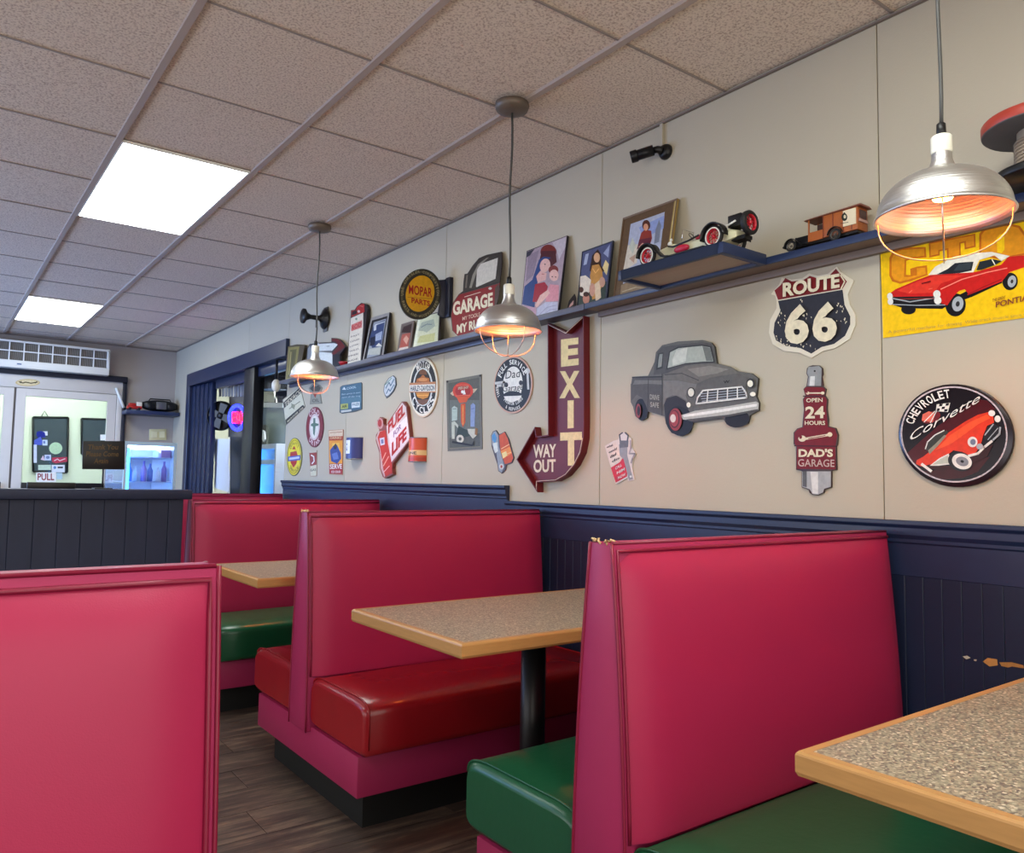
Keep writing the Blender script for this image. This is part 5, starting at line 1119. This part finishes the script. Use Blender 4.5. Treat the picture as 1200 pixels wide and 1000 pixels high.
# gold frame far left
leaner('gold_frame', 'gold framed picture at the far left end of the shelf', 'picture', CQ, [(32, 980), (65, 600), (165, 578), (248, 585), (205, 800), (140, 960)], (160, 578), (70, 60, 40), [
  ('p', (150, 140, 84), [(44, 960), (75, 612), (190, 600), (160, 800), (120, 950)]), ('p', (104, 100, 60), [(62, 940), (90, 640), (160, 630), (140, 800), (105, 925)]), ('l', (180, 166, 110), 10, [(100, 660), (78, 900)]), ('l', (86, 84, 60), 12, [(130, 660), (100, 880)])], th=0.01)
# mailbox-like dark pump sign with arrow, partly behind the lamp
leaner('arrow_cutout', 'white and dark cut-out with maroon arrow behind the left pendant lamp', 'wall sign', CQ, [(265, 760), (272, 620), (300, 575), (345, 570), (392, 560), (530, 555), (530, 510), (590, 515), (630, 530), (680, 605), (620, 690), (615, 840), (560, 845), (320, 860)], (590, 512), (40, 40, 46), [
  ('p', (222, 226, 222), [(300, 760), (320, 590), (392, 568), (540, 560), (600, 580), (530, 655), (400, 660), (540, 670), (540, 840), (330, 850)]), ('p', (150, 154, 156), [(270, 750), (278, 625), (305, 585), (318, 640), (310, 720), (290, 770)]), ('l', (90, 94, 100), 8, [(400, 570), (560, 562)]), ('l', (70, 72, 78), 8, [(400, 655), (530, 648)]), ('l', (90, 94, 100), 6, [(480, 600), (510, 598)]),
  ('p', (116, 40, 46), [(535, 520), (590, 520), (626, 536), (674, 605), (560, 690), (530, 680), (606, 602), (580, 552), (535, 545)]), ('p', (34, 42, 56), [(545, 690), (612, 680), (612, 836), (550, 840)])], th=0.014)
b = XP(2.19).p(330+640*.11, 340+818*.11); o = obj('red_bowl', MB().lathe([(0, 0.004), (0.022, 0.004), (0.034, 0.018), (0.040, 0.030), (0.036, 0.030), (0.028, 0.016), (0, 0.010)], (2.195, b.y-0.03, SHZ+0.0008), 'z', 20), mat('red_glaze', (176, 34, 44), 0.3)); tag(o, 'small red dish on the shelf right of the arrow cut-out', 'dish')
# tall white and red sign
leaner('tall_board', 'tall narrow cream board with red car top and lettering', 'wall sign', CQ, [(700, 805), (718, 500), (735, 290), (740, 215), (780, 210), (800, 175), (850, 135), (905, 150), (915, 200), (880, 500), (845, 785)], (860, 135), (34, 24, 26), [
  ('p', (218, 210, 194), [(705, 795), (722, 500), (738, 300), (870, 240), (868, 400), (835, 780)]), ('p', (176, 50, 52), [(742, 290), (745, 222), (790, 212), (805, 180), (852, 145), (882, 150), (884, 235), (800, 262)]), ('p', (60, 44, 50), [(748, 270), (752, 230), (800, 215), (800, 255)]), ('e', (210, 190, 186), 822, 228, 14, 14), ('l', (216, 130, 120), 6, [(830, 165), (870, 180)]),
  ('p', (206, 130, 124), [(745, 370), (858, 320), (856, 400), (742, 440)]), ('e', (120, 150, 130), 796, 308, 12, 12),
  ('t', (186, 60, 62), 'ROD', 748, 430, 850, 385, 48)] + [('t', (110, 104, 100), w_, 738-k*6, 508+k*52, 832-k*4, 478+k*52, 16) for k, w_ in enumerate(('FAST', 'LOUD', 'LOW', 'WILD', 'FREE', 'RIDE'))], th=0.02)
# framed picture with silver frame
leaner('framed_picture', 'grey framed picture with blue collage left of the round yellow sign', 'picture', CS, [(520, 878), (575, 612), (682, 580), (642, 850)], (682, 580), (30, 28, 32), [
  ('p', (150, 156, 166), [(548, 850), (590, 640), (662, 618), (626, 830)]), ('p', (62, 78, 116), [(562, 740), (588, 660), (655, 625), (645, 700), (632, 780), (580, 790)]), ('p', (196, 200, 204), [(590, 660), (606, 648), (604, 684), (590, 690)]), ('p', (160, 170, 190), [(600, 710), (640, 690), (634, 740), (600, 750)]), ('p', (30, 36, 60), [(570, 730), (600, 720), (596, 770), (566, 780)]), ('p', (178, 180, 172), [(552, 830), (565, 795), (632, 785), (626, 828)]), ('l', (210, 214, 218), 5, [(600, 655), (652, 636)]), ('p', (206, 206, 196), [(600, 780), (620, 760), (640, 780)])], th=0.014, frame=((142, 138, 134), 0.15, 0.006))
# two pictures below round sign
leaner('small_picture', 'small dark and red picture below the round yellow sign', 'picture', CS, [(718, 828), (752, 650), (825, 628), (800, 800)], (825, 628), (120, 104, 98), [
  ('p', (120, 110, 104), [(722, 822), (755, 655), (820, 635), (796, 796)]), ('p', (70, 52, 52), [(752, 700), (765, 665), (815, 645), (805, 700)]), ('p', (176, 96, 84), [(740, 790), (756, 710), (805, 700), (792, 780)]), ('p', (212, 170, 150), [(762, 740), (780, 715), (795, 735), (782, 770)]), ('p', (206, 196, 186), [(730, 815), (740, 790), (792, 780), (790, 798)])], th=0.008, xb=2.16)
leaner('pale_picture', 'pale greenish picture, widest of two below the round yellow sign', 'picture', CS, [(810, 808), (848, 610), (978, 575), (966, 765)], (978, 575), (56, 48, 46), [
  ('p', (206, 208, 180), [(814, 802), (850, 615), (974, 582), (961, 762)]), ('p', (168, 176, 160), [(850, 690), (870, 640), (940, 620), (950, 660), (900, 700), (880, 690)]), ('p', (190, 190, 140), [(845, 760), (860, 720), (950, 700), (945, 750)]), ('p', (222, 224, 206), [(822, 790), (850, 620), (862, 620), (838, 786)]), ('l', (120, 130, 136), 5, [(868, 668), (902, 650), (930, 652)])], th=0.012)
# garage door-shaped sign
dpts = [(690, 795), (640, 700), (625, 560), (645, 440), (700, 360), (740, 330), (745, 240), (755, 170), (782, 165), (830, 90), (890, 20), (960, -10), (1100, -40), (1105, 60), (1085, 240), (1050, 480), (1010, 720), (860, 755)]
o = leaner('car_door_sign', 'maroon car-door-shaped sign reading garage rules beside the centre lamp', 'wall sign', CW, dpts, (1100, -40), (52, 44, 42), [
  ('p', (138, 34, 40), [(692, 788), (646, 700), (632, 560), (652, 442), (704, 364), (1070, 262), (1090, 250), (1046, 480), (1006, 712), (860, 748)]), ('p', (66, 60, 54), [(745, 328), (750, 245), (762, 172), (786, 170), (836, 92), (895, 24), (962, -6), (1096, -34), (1098, 60), (1080, 246), (720, 345)]),
  ('p', (146, 140, 126), [(800, 300), (830, 180), (880, 80), (960, 20), (985, 12), (900, 90), (860, 180), (820, 300)]), ('p', (206, 200, 186), [(862, 290), (872, 130), (905, 75), (1068, 18), (1045, 215), (870, 292)]), ('p', (120, 112, 100), [(760, 300), (772, 180), (786, 178), (775, 300)]),
  ('l', (50, 44, 40), 8, [(720, 348), (1085, 245)]), ('e', (206, 196, 186), 995, 305, 16, 12), ('p', (84, 66, 58), [(1040, 300), (1078, 260), (1085, 330), (1056, 460), (1035, 460)]), ('l', (220, 200, 180), 6, [(755, 385), (905, 340)]),
  ('t', 'cream', 'GARAGE', 646, 555, 1020, 460, 116, 0, 0.04), ('t', (210, 180, 160), 'MY TOOLS', 735, 606, 900, 562, 34), ('t', 'cream', 'MY RULES', 682, 728, 985, 645, 78, 0, 0.04)], th=0.006)
# Madonna-like picture (plain mother and child figure)
leaner('large_picture', 'unframed picture of a woman in blue holding a child', 'picture', CN, [(160, 840), (210, 340), (575, 200), (490, 905), (290, 960)], (575, 200), (36, 32, 40), [
  ('p', (176, 158, 168), [(164, 836), (214, 346), (570, 206), (486, 900), (292, 955)]), ('p', (150, 136, 150), [(200, 620), (225, 380), (320, 330), (270, 560)]), ('p', (200, 190, 196), [(500, 420), (560, 300), (565, 215), (440, 262), (480, 330)]), ('p', (66, 66, 80), [(206, 400), (212, 350), (280, 322), (240, 380)]),
  ('e', (124, 48, 46), 405, 350, 72, 68), ('p', (86, 38, 48), [(330, 400), (345, 340), (470, 340), (480, 440), (430, 480), (380, 430), (300, 520)]), ('p', (52, 78, 132), [(168, 820), (190, 660), (260, 600), (320, 420), (360, 390), (430, 400), (360, 440), (320, 560), (290, 700), (280, 850)]),
  ('e', (224, 184, 176), 375, 470, 46, 62, 15), ('p', (218, 176, 170), [(295, 570), (330, 520), (390, 540), (380, 600), (310, 630)]), ('p', (164, 44, 66), [(262, 800), (285, 640), (370, 620), (400, 660), (380, 740), (300, 800)]), ('e', (130, 56, 58), 450, 510, 44, 40), ('e', (226, 186, 178), 455, 560, 42, 52), ('p', (214, 150, 160), [(380, 730), (420, 640), (500, 650), (495, 790), (380, 800)]), ('p', (226, 186, 176), [(285, 830), (330, 740), (400, 690), (420, 720), (350, 800), (300, 850)]), ('p', (188, 188, 206), [(292, 950), (300, 860), (380, 800), (490, 800), (485, 900)]), ('l', (160, 160, 184), 7, [(320, 920), (390, 850), (470, 830)]), ('l', (160, 160, 184), 7, [(350, 935), (420, 870), (475, 865)]),
  ('e', (60, 40, 50), 374, 460, 8, 5), ('e', (60, 40, 50), 440, 572, 7, 5), ('e', (60, 40, 50), 470, 575, 6, 5), ('l', (180, 90, 96), 5, [(345, 548), (365, 550)]), ('p', (196, 160, 176), [(170, 835), (290, 850), (292, 950), (240, 890)])], th=0.01)
# small wedge
leaner('small_card', 'small dark card leaning between the two figure pictures', 'card', CN, [(560, 885), (590, 790), (640, 725), (652, 760), (642, 860)], (640, 725), (40, 34, 36), [('p', (196, 160, 150), [(585, 860), (600, 820), (632, 785), (630, 820)])], th=0.004, xt=2.215)
leaner('medium_picture', 'dark framed picture of a standing long-haired figure', 'picture', CN, [(660, 845), (708, 345), (988, 245), (925, 795)], (988, 245), (28, 32, 46), [
  ('p', (92, 98, 132), [(672, 835), (716, 356), (976, 262), (915, 785)]), ('p', (66, 80, 74), [(672, 835), (690, 640), (780, 600), (880, 590), (930, 620), (915, 785)]), ('p', (176, 184, 206), [(720, 470), (740, 370), (770, 360), (750, 460)]), ('p', (160, 168, 196), [(900, 360), (960, 280), (945, 400)]), ('p', (226, 206, 150), [(890, 500), (920, 420), (950, 460), (930, 560)]),
  ('p', (70, 48, 36), [(775, 520), (800, 380), (850, 325), (880, 370), (880, 470), (910, 520), (870, 540)]), ('e', (220, 178, 140), 842, 400, 28, 44), ('p', (200, 150, 84), [(780, 560), (800, 470), (860, 460), (890, 520), (900, 620), (850, 760), (800, 780), (790, 650)]), ('p', (226, 216, 200), [(690, 570), (740, 560), (790, 600), (780, 700), (740, 760), (690, 740)]), ('p', (222, 200, 170), [(820, 640), (870, 600), (880, 760), (830, 800)]), ('e', (196, 140, 120), 745, 770, 30, 50), ('e', (80, 50, 44), 745, 730, 26, 22), ('e', (206, 160, 140), 800, 690, 26, 60), ('e', (200, 160, 140), 890, 620, 26, 46), ('e', (80, 56, 48), 700, 690, 22, 26), ('l', (236, 190, 120), 7, [(805, 500), (830, 540), (860, 500)])], th=0.008, frame=((34, 40, 62), 0.05, 0.003))
leaner('large_framed_picture', 'brown wood framed picture of a seated figure in red', 'picture', C7, [(20, 990), (115, 235), (605, 55), (545, 500), (478, 890), (250, 980)], (605, 55), (150, 124, 70), [
  ('p', (110, 88, 66), [(30, 970), (122, 240), (578, 75), (520, 500), (455, 880), (250, 965)]), ('p', (206, 186, 130), [(588, 66), (598, 62), (538, 500), (474, 880), (462, 880), (526, 500)]), ('p', (180, 186, 204), [(115, 830), (185, 290), (492, 180), (455, 500), (430, 700)]), ('p', (150, 164, 206), [(260, 320), (490, 210), (480, 330), (300, 420)]), ('p', (214, 206, 190), [(120, 700), (160, 480), (260, 470), (240, 640), (160, 690)]),
  ('p', (150, 66, 56), [(255, 460), (280, 370), (310, 340), (370, 350), (378, 420), (360, 470), (300, 480)]), ('p', (110, 50, 66), [(240, 520), (262, 430), (370, 410), (360, 470), (320, 470)]), ('e', (92, 52, 40), 325, 300, 36, 48), ('e', (214, 160, 130), 322, 318, 22, 32), ('p', (222, 170, 150), [(255, 500), (290, 460), (335, 470), (300, 520)]), ('p', (130, 136, 150), [(395, 470), (410, 340), (440, 250), (460, 300), (440, 450)]), ('p', (196, 200, 186), [(170, 500), (200, 410), (230, 480), (205, 560)]), ('p', (190, 160, 140), [(170, 600), (230, 560), (215, 640)]),
  ('p', (150, 130, 104), [(100, 840), (200, 800), (300, 830), (420, 780), (430, 860), (250, 955), (90, 940)]), ('l', (190, 176, 150), 8, [(110, 900), (230, 860), (330, 880)])], th=0.012, frame=((112, 88, 66), 0.04, 0.005))

# round yellow double-sided sign on a bracket
MC_ = XP(W-0.155).p(450+335*.125, 300+355*.125)
t = thing('bracket_sign', 'round yellow and black parts sign projecting on a dark bracket', 'wall sign', (W, MC_.y, MC_.z))
u_ = Vector((0.80, -0.6, 0)).normalized()  # face turned towards the aisle
MP = PL(MC_, (-0.35, -0.937, 0)); 
# find disc radius from its drawn outline
o = obj('disc', plate(MP, ell(340, 357, 196, 240, 14, 44), CW, 0, 0.018), mat('disc_edge', (44, 42, 30), 0.4), t, bevel=0.003)
draw(None, MP, CW, [('e', (52, 50, 42), 338, 357, 190, 233, 14, 44), ('e', (92, 86, 66), 338, 356, 178, 220, 14, 44), ('e', (58, 54, 46), 338, 356, 158, 200, 14, 44), ('e', (60, 56, 40), 338, 354, 142, 184, 14, 44), ('e', (216, 164, 20), 338, 354, 132, 172, 14, 44), ('l', (150, 100, 20), 4, [(222, 388), (462, 402)]),
  ('t', (166, 38, 20), 'MOPAR', 232, 352, 452, 388, 84, 0, 0.022), ('t', (166, 38, 20), 'PARTS', 258, 438, 430, 470, 46, 0, 0.03), ('a', (150, 142, 110), 'USE CHRYSLER CORPORATION', 338, 356, 168, 208, 185, -5, 24), ('a', (150, 142, 110), 'PARTS AND ACCESSORIES', 338, 356, 168, 208, 198, 342, 24, True)], t, 0.0006)
p1 = MP.p(450+500*.125, 300+355*.125)
obj('bracket', plate(PL(p1, (-0.35, -0.937, 0)), [(500, 225), (560, 222), (628, 202), (634, 470), (626, 575), (560, 582), (505, 545), (528, 400)], CW, -0.002, 0.02), mat('bracket_navy', (28, 30, 48), 0.4), t, bevel=0.002)
bp = WALL.p(450+632*.125, 300+390*.125); q0 = MP.p(450+626*.125, 300+390*.125)
obj('wall_flange', MB().box(min(q0.x, W-0.02)-0.004, W-0.0008, q0.y-0.03, q0.y+0.012, WALL.p(529, 372).z, WALL.p(529, 326).z), mat('bracket_navy', (28, 30, 48), 0.4), t, bevel=0.002)

# black iron wall bracket behind the left lamp
bk = thing('iron_bracket', 'black cast iron bracket on the wall above the left lamp', 'bracket', (W, 5.25, 1.13))
obj('wall_plate', MB().box(W-0.012, W-0.0006, 5.20, 5.27, 1.04, 1.215), mat('iron_grey', (90, 88, 84), 0.5, 0.5), bk, bevel=0.004)
obj('mount', MB().lathe([(0, W-0.012), (0.075, W-0.013), (0.072, W-0.022), (0.03, W-0.04), (0.018, W-0.06), (0.016, W-0.12), (0.03, W-0.15), (0.052, W-0.165), (0.052, W-0.178), (0, W-0.18)], (0, 5.235, 1.13), 'x', 24), m_black, bk)
obj('drop_pin', MB().tube([(W-0.075, 5.235, 1.115), (W-0.075, 5.235, 1.06)], 0.007), mat('iron_grey', (90, 88, 84), 0.5, 0.5), bk)

# security camera
sc_ = thing('security_camera', 'black bullet security camera mounted high on the wall', 'camera', (W, 2.07, 1.30))
a = XP(W-0.095).p(741, 184); b = XP(W-0.045).p(766, 176)
d = (b-a).normalized()
def seg(mb, a, b, ra, rb, n=20): return mb.tube([a, b], [ra, rb], n)
obj('camera_body', seg(MB(), a+d*0.004, b, 0.0205, 0.0205), m_dark, sc_)
obj('lens_hood', MB().tube([a-d*0.006, a-d*0.004, a+d*0.02], [0.0215, 0.0235, 0.0235], 20, cap=False), m_black, sc_)
obj('lens', seg(MB(), a-d*0.001, a+d*0.003, 0.018, 0.018), mat('lens_grey', (126, 134, 138), 0.15), sc_)
obj('lens_core', seg(MB(), a-d*0.003, a+d*0.001, 0.008, 0.008), m_black, sc_)
c_ = XP(W-0.0205).p(777, 177)
obj('joint', MB().tube([b-d*0.006, b+Vector((0.012, -0.008, 0.003)), c_], [0.012, 0.014, 0.016], 12), m_black, sc_)
obj('wall_mount', MB().lathe([(0, W-0.0006), (0.030, W-0.0006), (0.030, W-0.010), (0.022, W-0.024), (0, W-0.026)], (0, c_.y, c_.z), 'x', 20), m_black, sc_)
obj('cable_cover', MB().box(W-0.012, W-0.0006, c_.y+0.012, c_.y+0.026, c_.z+0.01, ZC-0.004), m_wall, sc_)

# spool at the right edge
sp_ = thing('cable_spool', 'wooden spool with red rimmed top disc on the shelf, right edge', 'spool', (2.110, 0.700, SHZ))
m_sred = mat('spool_red', (168, 60, 46), 0.4, noise=0.15, scale=30); m_sgr = mat('spool_grey', (84, 82, 82), 0.6)
sx, sy = 2.112, 0.718
obj('lower_disc', MB().lathe([(0, 0.0055), (0.105, 0.0055), (0.106, 0.009), (0.106, 0.021), (0.105, 0.024), (0, 0.024)], (sx, sy, SHZ), 'z', 40), m_black, sp_)
obj('core', MB().lathe([(0.055, 0.024), (0.055, 0.125)], (sx, sy, SHZ), 'z', 24), mat('spool_core', (150, 138, 118), 0.6, noise=0.2, scale=40), sp_)
for k in range(9): obj('rope_turn', MB().tube([(sx+0.058*math.cos(a), sy+0.058*math.sin(a), SHZ+0.031+k*0.0085) for a in [2*math.pi*j/28 for j in range(28)]], 0.0042, 6, closed=True), mat('rope_tan', (146, 130, 110), 0.8), sp_)
obj('upper_disc', MB().lathe([(0, 0.125), (0.126, 0.125), (0.129, 0.128), (0.129, 0.1285)], (sx, sy, SHZ), 'z', 44), m_sgr, sp_)
obj('red_rim', MB().lathe([(0.129, 0.1285), (0.130, 0.132), (0.130, 0.150), (0.127, 0.154), (0, 0.154)], (sx, sy, SHZ), 'z', 44), m_sred, sp_)

# ------------------------------------------------------------------ toy cars (travel along -y axis local, nose towards +y)
def wheel(parent, x, y, z, r, w, m_rim, spokes=10, axis='x', nm='wheel', wall=False):
    o = obj(nm, MB().lathe([(r*0.68, -w/2), (r*0.92, -w/2), (r, -w*0.3), (r, w*0.3), (r*0.92, w/2), (r*0.68, w/2), (r*0.68, -w/2)], (x, y, z), axis, 26), mat('tyre_black', (22, 22, 24), 0.6), parent)
    q = MB().lathe([(r*0.68, -w*0.42), (r*0.60, -w*0.3), (r*0.60, w*0.3), (r*0.68, w*0.42)], (x, y, z), axis, 22)
    q.lathe([(0, -w*0.5), (r*0.13, -w*0.5), (r*0.15, 0), (r*0.13, w*0.5), (0, w*0.5)], (x, y, z), axis, 12)
    for k in range(spokes):
        a = 2*math.pi*k/spokes; c, s_ = math.cos(a), math.sin(a)
        if axis == 'x': p = [(x, y+c*r*0.1, z+s_*r*0.1), (x, y+c*r*0.63, z+s_*r*0.63)]
        else: p = [(x+s_*r*0.1, y, z+c*r*0.1), (x+s_*r*0.63, y, z+c*r*0.63)]
        q.tube(p, r*0.045, 5)
    obj('rim', q, m_rim, o)
    if wall: obj('whitewall', MB().lathe([(r*0.70, -w*0.51), (r*0.82, -w*0.52)], (x, y, z), axis, 26).lathe([(r*0.70, w*0.51), (r*0.82, w*0.52)], (x, y, z), axis, 26), mat('whitewall', (214, 206, 190), 0.6), o)
    return o
def arc_strip(mb, cy, cz, r, a0, a1, x0, x1, th=0.003, ext=None, n=14):
    P = [(cy+r*math.cos(math.radians(a0+(a1-a0)*k/n)), cz+r*math.sin(math.radians(a0+(a1-a0)*k/n))) for k in range(n+1)]
    if ext: P += ext
    rows = []
    rows.append([(x0, y, z) for y, z in P]); rows.append([(x1, y, z) for y, z in P]); 
    Q = [(y, z-th) for y, z in P]
    rows.append([(x1, y, z) for y, z in Q]); rows.append([(x0, y, z) for y, z in Q])
    mb.grid(rows, close_v=True); return mb
# cream roadster, front towards +y
rd = thing('toy_roadster', 'cream toy roadster with red spoked wheels and black fenders', 'toy car', (2.085, 1.75, 0.780))
zb = 0.7805; xn, xf = 2.030, 2.150; wr_ = 0.037
m_cr = mat('toy_cream', (206, 204, 170), 0.3); m_rim = mat('toy_red_rim', (186, 32, 48), 0.35); m_seat = mat('toy_red_seat', (180, 24, 56), 0.4)
yf, yr = 1.935, 1.640
for x in (xn, xf):
    wheel(rd, x, yf, zb+wr_, wr_, 0.014, m_rim, wall=True); wheel(rd, x, yr, zb+wr_, wr_, 0.014, m_rim, wall=True)
    s_ = -1 if x == xn else 1; xo = x-0.012; xi = x+0.012
    arc_strip(q := MB(), yf, zb+wr_, wr_+0.008, 5, 165, xo-0.004, xi+0.004, th=0.005, ext=[(yf-0.075, zb+0.020), (yf-0.11, zb+0.014)]); obj('fender', q, m_black, rd)
    arc_strip(q := MB(), yr, zb+wr_, wr_+0.009, 178, -4, xo-0.004, xi+0.004, th=0.005); obj('fender', q, m_black, rd)
    obj('running_board', MB().box(xo, xi, yr+0.035, yf-0.10, zb+0.010, zb+0.014), m_black, rd)
rows = []
for y, hw, z0_, z1_ in ((1.968, 0.018, 0.020, 0.050), (1.955, 0.024, 0.018, 0.060), (1.90, 0.027, 0.018, 0.066), (1.845, 0.032, 0.018, 0.072), (1.842, 0.034, 0.018, 0.062), (1.70, 0.038, 0.018, 0.058), (1.66, 0.038, 0.018, 0.070), (1.61, 0.034, 0.022, 0.066), (1.578, 0.024, 0.030, 0.054)):
    cx = 2.09; zz0, zz1 = zb+z0_, zb+z1_
    rows.append([(cx-hw, y, zz0), (cx-hw, y, zz0+(zz1-zz0)*0.7), (cx-hw*0.8, y, zz0+(zz1-zz0)*0.93), (cx-hw*0.3, y, zz1), (cx+hw*0.3, y, zz1), (cx+hw*0.8, y, zz0+(zz1-zz0)*0.93), (cx+hw, y, zz0+(zz1-zz0)*0.7), (cx+hw, y, zz0)])
mb = MB().grid(rows, close_u=True, smooth=False); mb.face(rows[0]); mb.face(rows[-1][::-1]); obj('body', mb, m_cr, rd, bevel=0.0015)
obj('radiator', MB().box(2.072, 2.108, 1.966, 1.974, zb+0.022, zb+0.066), m_chrome, rd, bevel=0.002)
for x in (2.058, 2.122): obj('headlamp', MB().lathe([(0, 1.955), (0.008, 1.960), (0.011, 1.972), (0.011, 1.975), (0, 1.977)], (x, 0, zb+0.056), 'y', 16), m_chrome, rd)
obj('seat', MB().box(2.060, 2.120, 1.700, 1.745, zb+0.058, zb+0.072).box(2.060, 2.120, 1.685, 1.700, zb+0.058, zb+0.098), m_seat, rd, bevel=0.004)
obj('steering_wheel', MB().tube([(2.078+0.012*math.cos(a), 1.775+0.006*math.sin(a), zb+0.082+0.010*math.sin(a)) for a in [2*math.pi*j/18 for j in range(18)]], 0.0014, 5, closed=True), m_black, rd)
obj('windshield', MB().tube([(2.062, 1.805, zb+0.066), (2.062, 1.800, zb+0.108), (2.118, 1.800, zb+0.108), (2.118, 1.805, zb+0.066)], 0.0018, 6), m_chrome, rd)
obj('figure_ornament', MB().ball((2.09, 1.885, zb+0.082), 0.006, 0.010, 0.008, 10).ball((2.09, 1.878, zb+0.094), 0.005, 0.005, 0.006, 10).tube([(2.09, 1.885, zb+0.066), (2.09, 1.885, zb+0.08)], 0.003, 6), m_white, rd)
obj('side_tube', MB().tube([(2.054, 1.86, zb+0.060), (2.046, 1.83, zb+0.050), (2.046, 1.76, zb+0.056), (2.050, 1.72, zb+0.066)], 0.0035, 8), m_black, rd)
obj('red_step', MB().ball((2.044, 1.79, zb+0.034), 0.012, 0.034, 0.014, 14), m_seat, rd)
obj('rear_box', MB().box(2.066, 2.114, 1.560, 1.612, zb+0.066, zb+0.106), m_black, rd, bevel=0.002)
obj('strap', MB().tube([(2.052, 1.640, zb+0.074), (2.052, 1.600, zb+0.070), (2.052, 1.570, zb+0.078)], 0.003, 6), m_white, rd)
wheel(rd, 2.085, 1.540, zb+0.070, 0.040, 0.018, m_rim, axis='y', nm='spare_wheel')
obj('tail_frame', MB().box(2.07, 2.11, 1.548, 1.60, zb+0.020, zb+0.032), m_black, rd)
rd.scale = (0.9577,)*3; rd.location = rd.location*0.9577+Vector((0.018, 0.012, 0))
# brown van, front towards +y
vn = thing('toy_van', 'brown wooden toy delivery van with white side panel', 'toy car', (2.185, 1.34, SHZ))
m_wd = mat('toy_wood', (164, 90, 44), 0.4, noise=0.2, scale=60, stretch=(1, 6, 1)); m_wd2 = mat('toy_wood_dark', (120, 56, 36), 0.4)
z0 = SHZ+0.0008; vx0, vx1 = 2.162, 2.218
obj('cargo_body', MB().box(vx0, vx1, 1.218, 1.330, z0+0.020, z0+0.088), m_wd, vn, bevel=0.0015)
obj('cab_post', MB().box(vx0, vx0+0.004, 1.376, 1.380, z0+0.018, z0+0.088), m_wd, vn)
obj('cab_post', MB().box(vx1-0.004, vx1, 1.376, 1.380, z0+0.018, z0+0.088), m_wd, vn)
obj('cab_door', MB().box(vx0, vx0+0.004, 1.3305, 1.3755, z0+0.018, z0+0.046), m_wd, vn)
obj('cab_seat', MB().box(vx0+0.006, vx1-0.006, 1.332, 1.352, z0+0.02, z0+0.065), mat('toy_interior', (50, 28, 24), 0.6), vn)
obj('roof', MB().hull([(vx0-0.004, 1.206, z0+0.088), (vx1+0.004, 1.206, z0+0.088), (vx1+0.004, 1.392, z0+0.086), (vx0-0.004, 1.392, z0+0.086)], [(vx0+0.004, 1.210, z0+0.096), (vx1-0.004, 1.210, z0+0.096), (vx1-0.004, 1.386, z0+0.092), (vx0+0.004, 1.386, z0+0.092)]), m_wd2, vn)
for yy in (1.236, 1.262, 1.296, 1.328): obj('rib', MB().box(vx0-0.0015, vx0, yy-0.0015, yy+0.0015, z0+0.022, z0+0.087), m_wd2, vn)
obj('side_board', MB().box(vx0-0.003, vx0-0.0005, 1.222, 1.262, z0+0.036, z0+0.084), mat('toy_panel_white', (222, 210, 178), 0.5), vn)
draw('emblem', XP(vx0-0.0031), (905, 225, 0.1), [('e', (40, 50, 44), 845, 295, 34, 46), ('e', (216, 206, 176), 850, 290, 14, 22), ('e', (40, 50, 44), 845, 250, 10, 10), ('l', (60, 60, 50), 6, [(800, 370), (890, 355)])], vn, off=0.0004)
obj('rear_window', MB().box(vx0+0.010, vx1-0.010, 1.2155, 1.2175, z0+0.055, z0+0.080), mat('toy_rear_dark', (70, 40, 40), 0.3), vn)
obj('rear_sill', MB().box(vx0+0.004, vx1-0.004, 1.214, 1.2175, z0+0.044, z0+0.052), mat('toy_sill', (190, 150, 140), 0.4), vn)
obj('hood', MB().box(vx0+0.012, vx1-0.012, 1.380, 1.430, z0+0.018, z0+0.046).box(vx0+0.014, vx1-0.014, 1.430, 1.436, z0+0.016, z0+0.048), m_dark, vn, bevel=0.003)
obj('chassis', MB().box(vx0+0.006, vx1-0.006, 1.222, 1.430, z0+0.012, z0+0.019), m_black, vn)
for x in (vx0-0.002, vx1+0.002):
    wheel(vn, x, 1.438, z0+0.018, 0.018, 0.008, mat('toy_grey_rim', (110, 104, 98), 0.4, 0.4)); wheel(vn, x, 1.288, z0+0.019, 0.019, 0.008, mat('toy_grey_rim', (110, 104, 98), 0.4, 0.4))
    arc_strip(q := MB(), 1.438, z0+0.018, 0.023, 10, 150, x-0.007, x+0.007, th=0.002, ext=[(1.400, z0+0.016), (1.380, z0+0.012)]); obj('fender', q, m_black, vn)
    arc_strip(q := MB(), 1.288, z0+0.019, 0.024, 170, 10, x-0.007, x+0.007, th=0.002); obj('fender', q, m_black, vn)
obj('bumper', MB().tube([(vx0-0.002, 1.466, z0+0.020), (vx1+0.002, 1.466, z0+0.020)], 0.004, 8), m_dark, vn)
for x in (vx0+0.008, vx1-0.008): obj('headlamp', MB().ball((x, 1.444, z0+0.042), 0.006, 0.006, 0.006, 10), m_chrome, vn)

# closed menus on the partition
for k, (xa, xb_) in enumerate(((0.16, 0.295), (0.40, 0.60))):
    o = obj('menu_holder', MB().box(xa, xb_, 4.33, 4.35, -0.070, -0.040), m_black, bevel=0.002)
    tag(o, ['short black holder on the partition at the left edge', 'longer black holder on the partition below the PULL door'][k], 'holder')
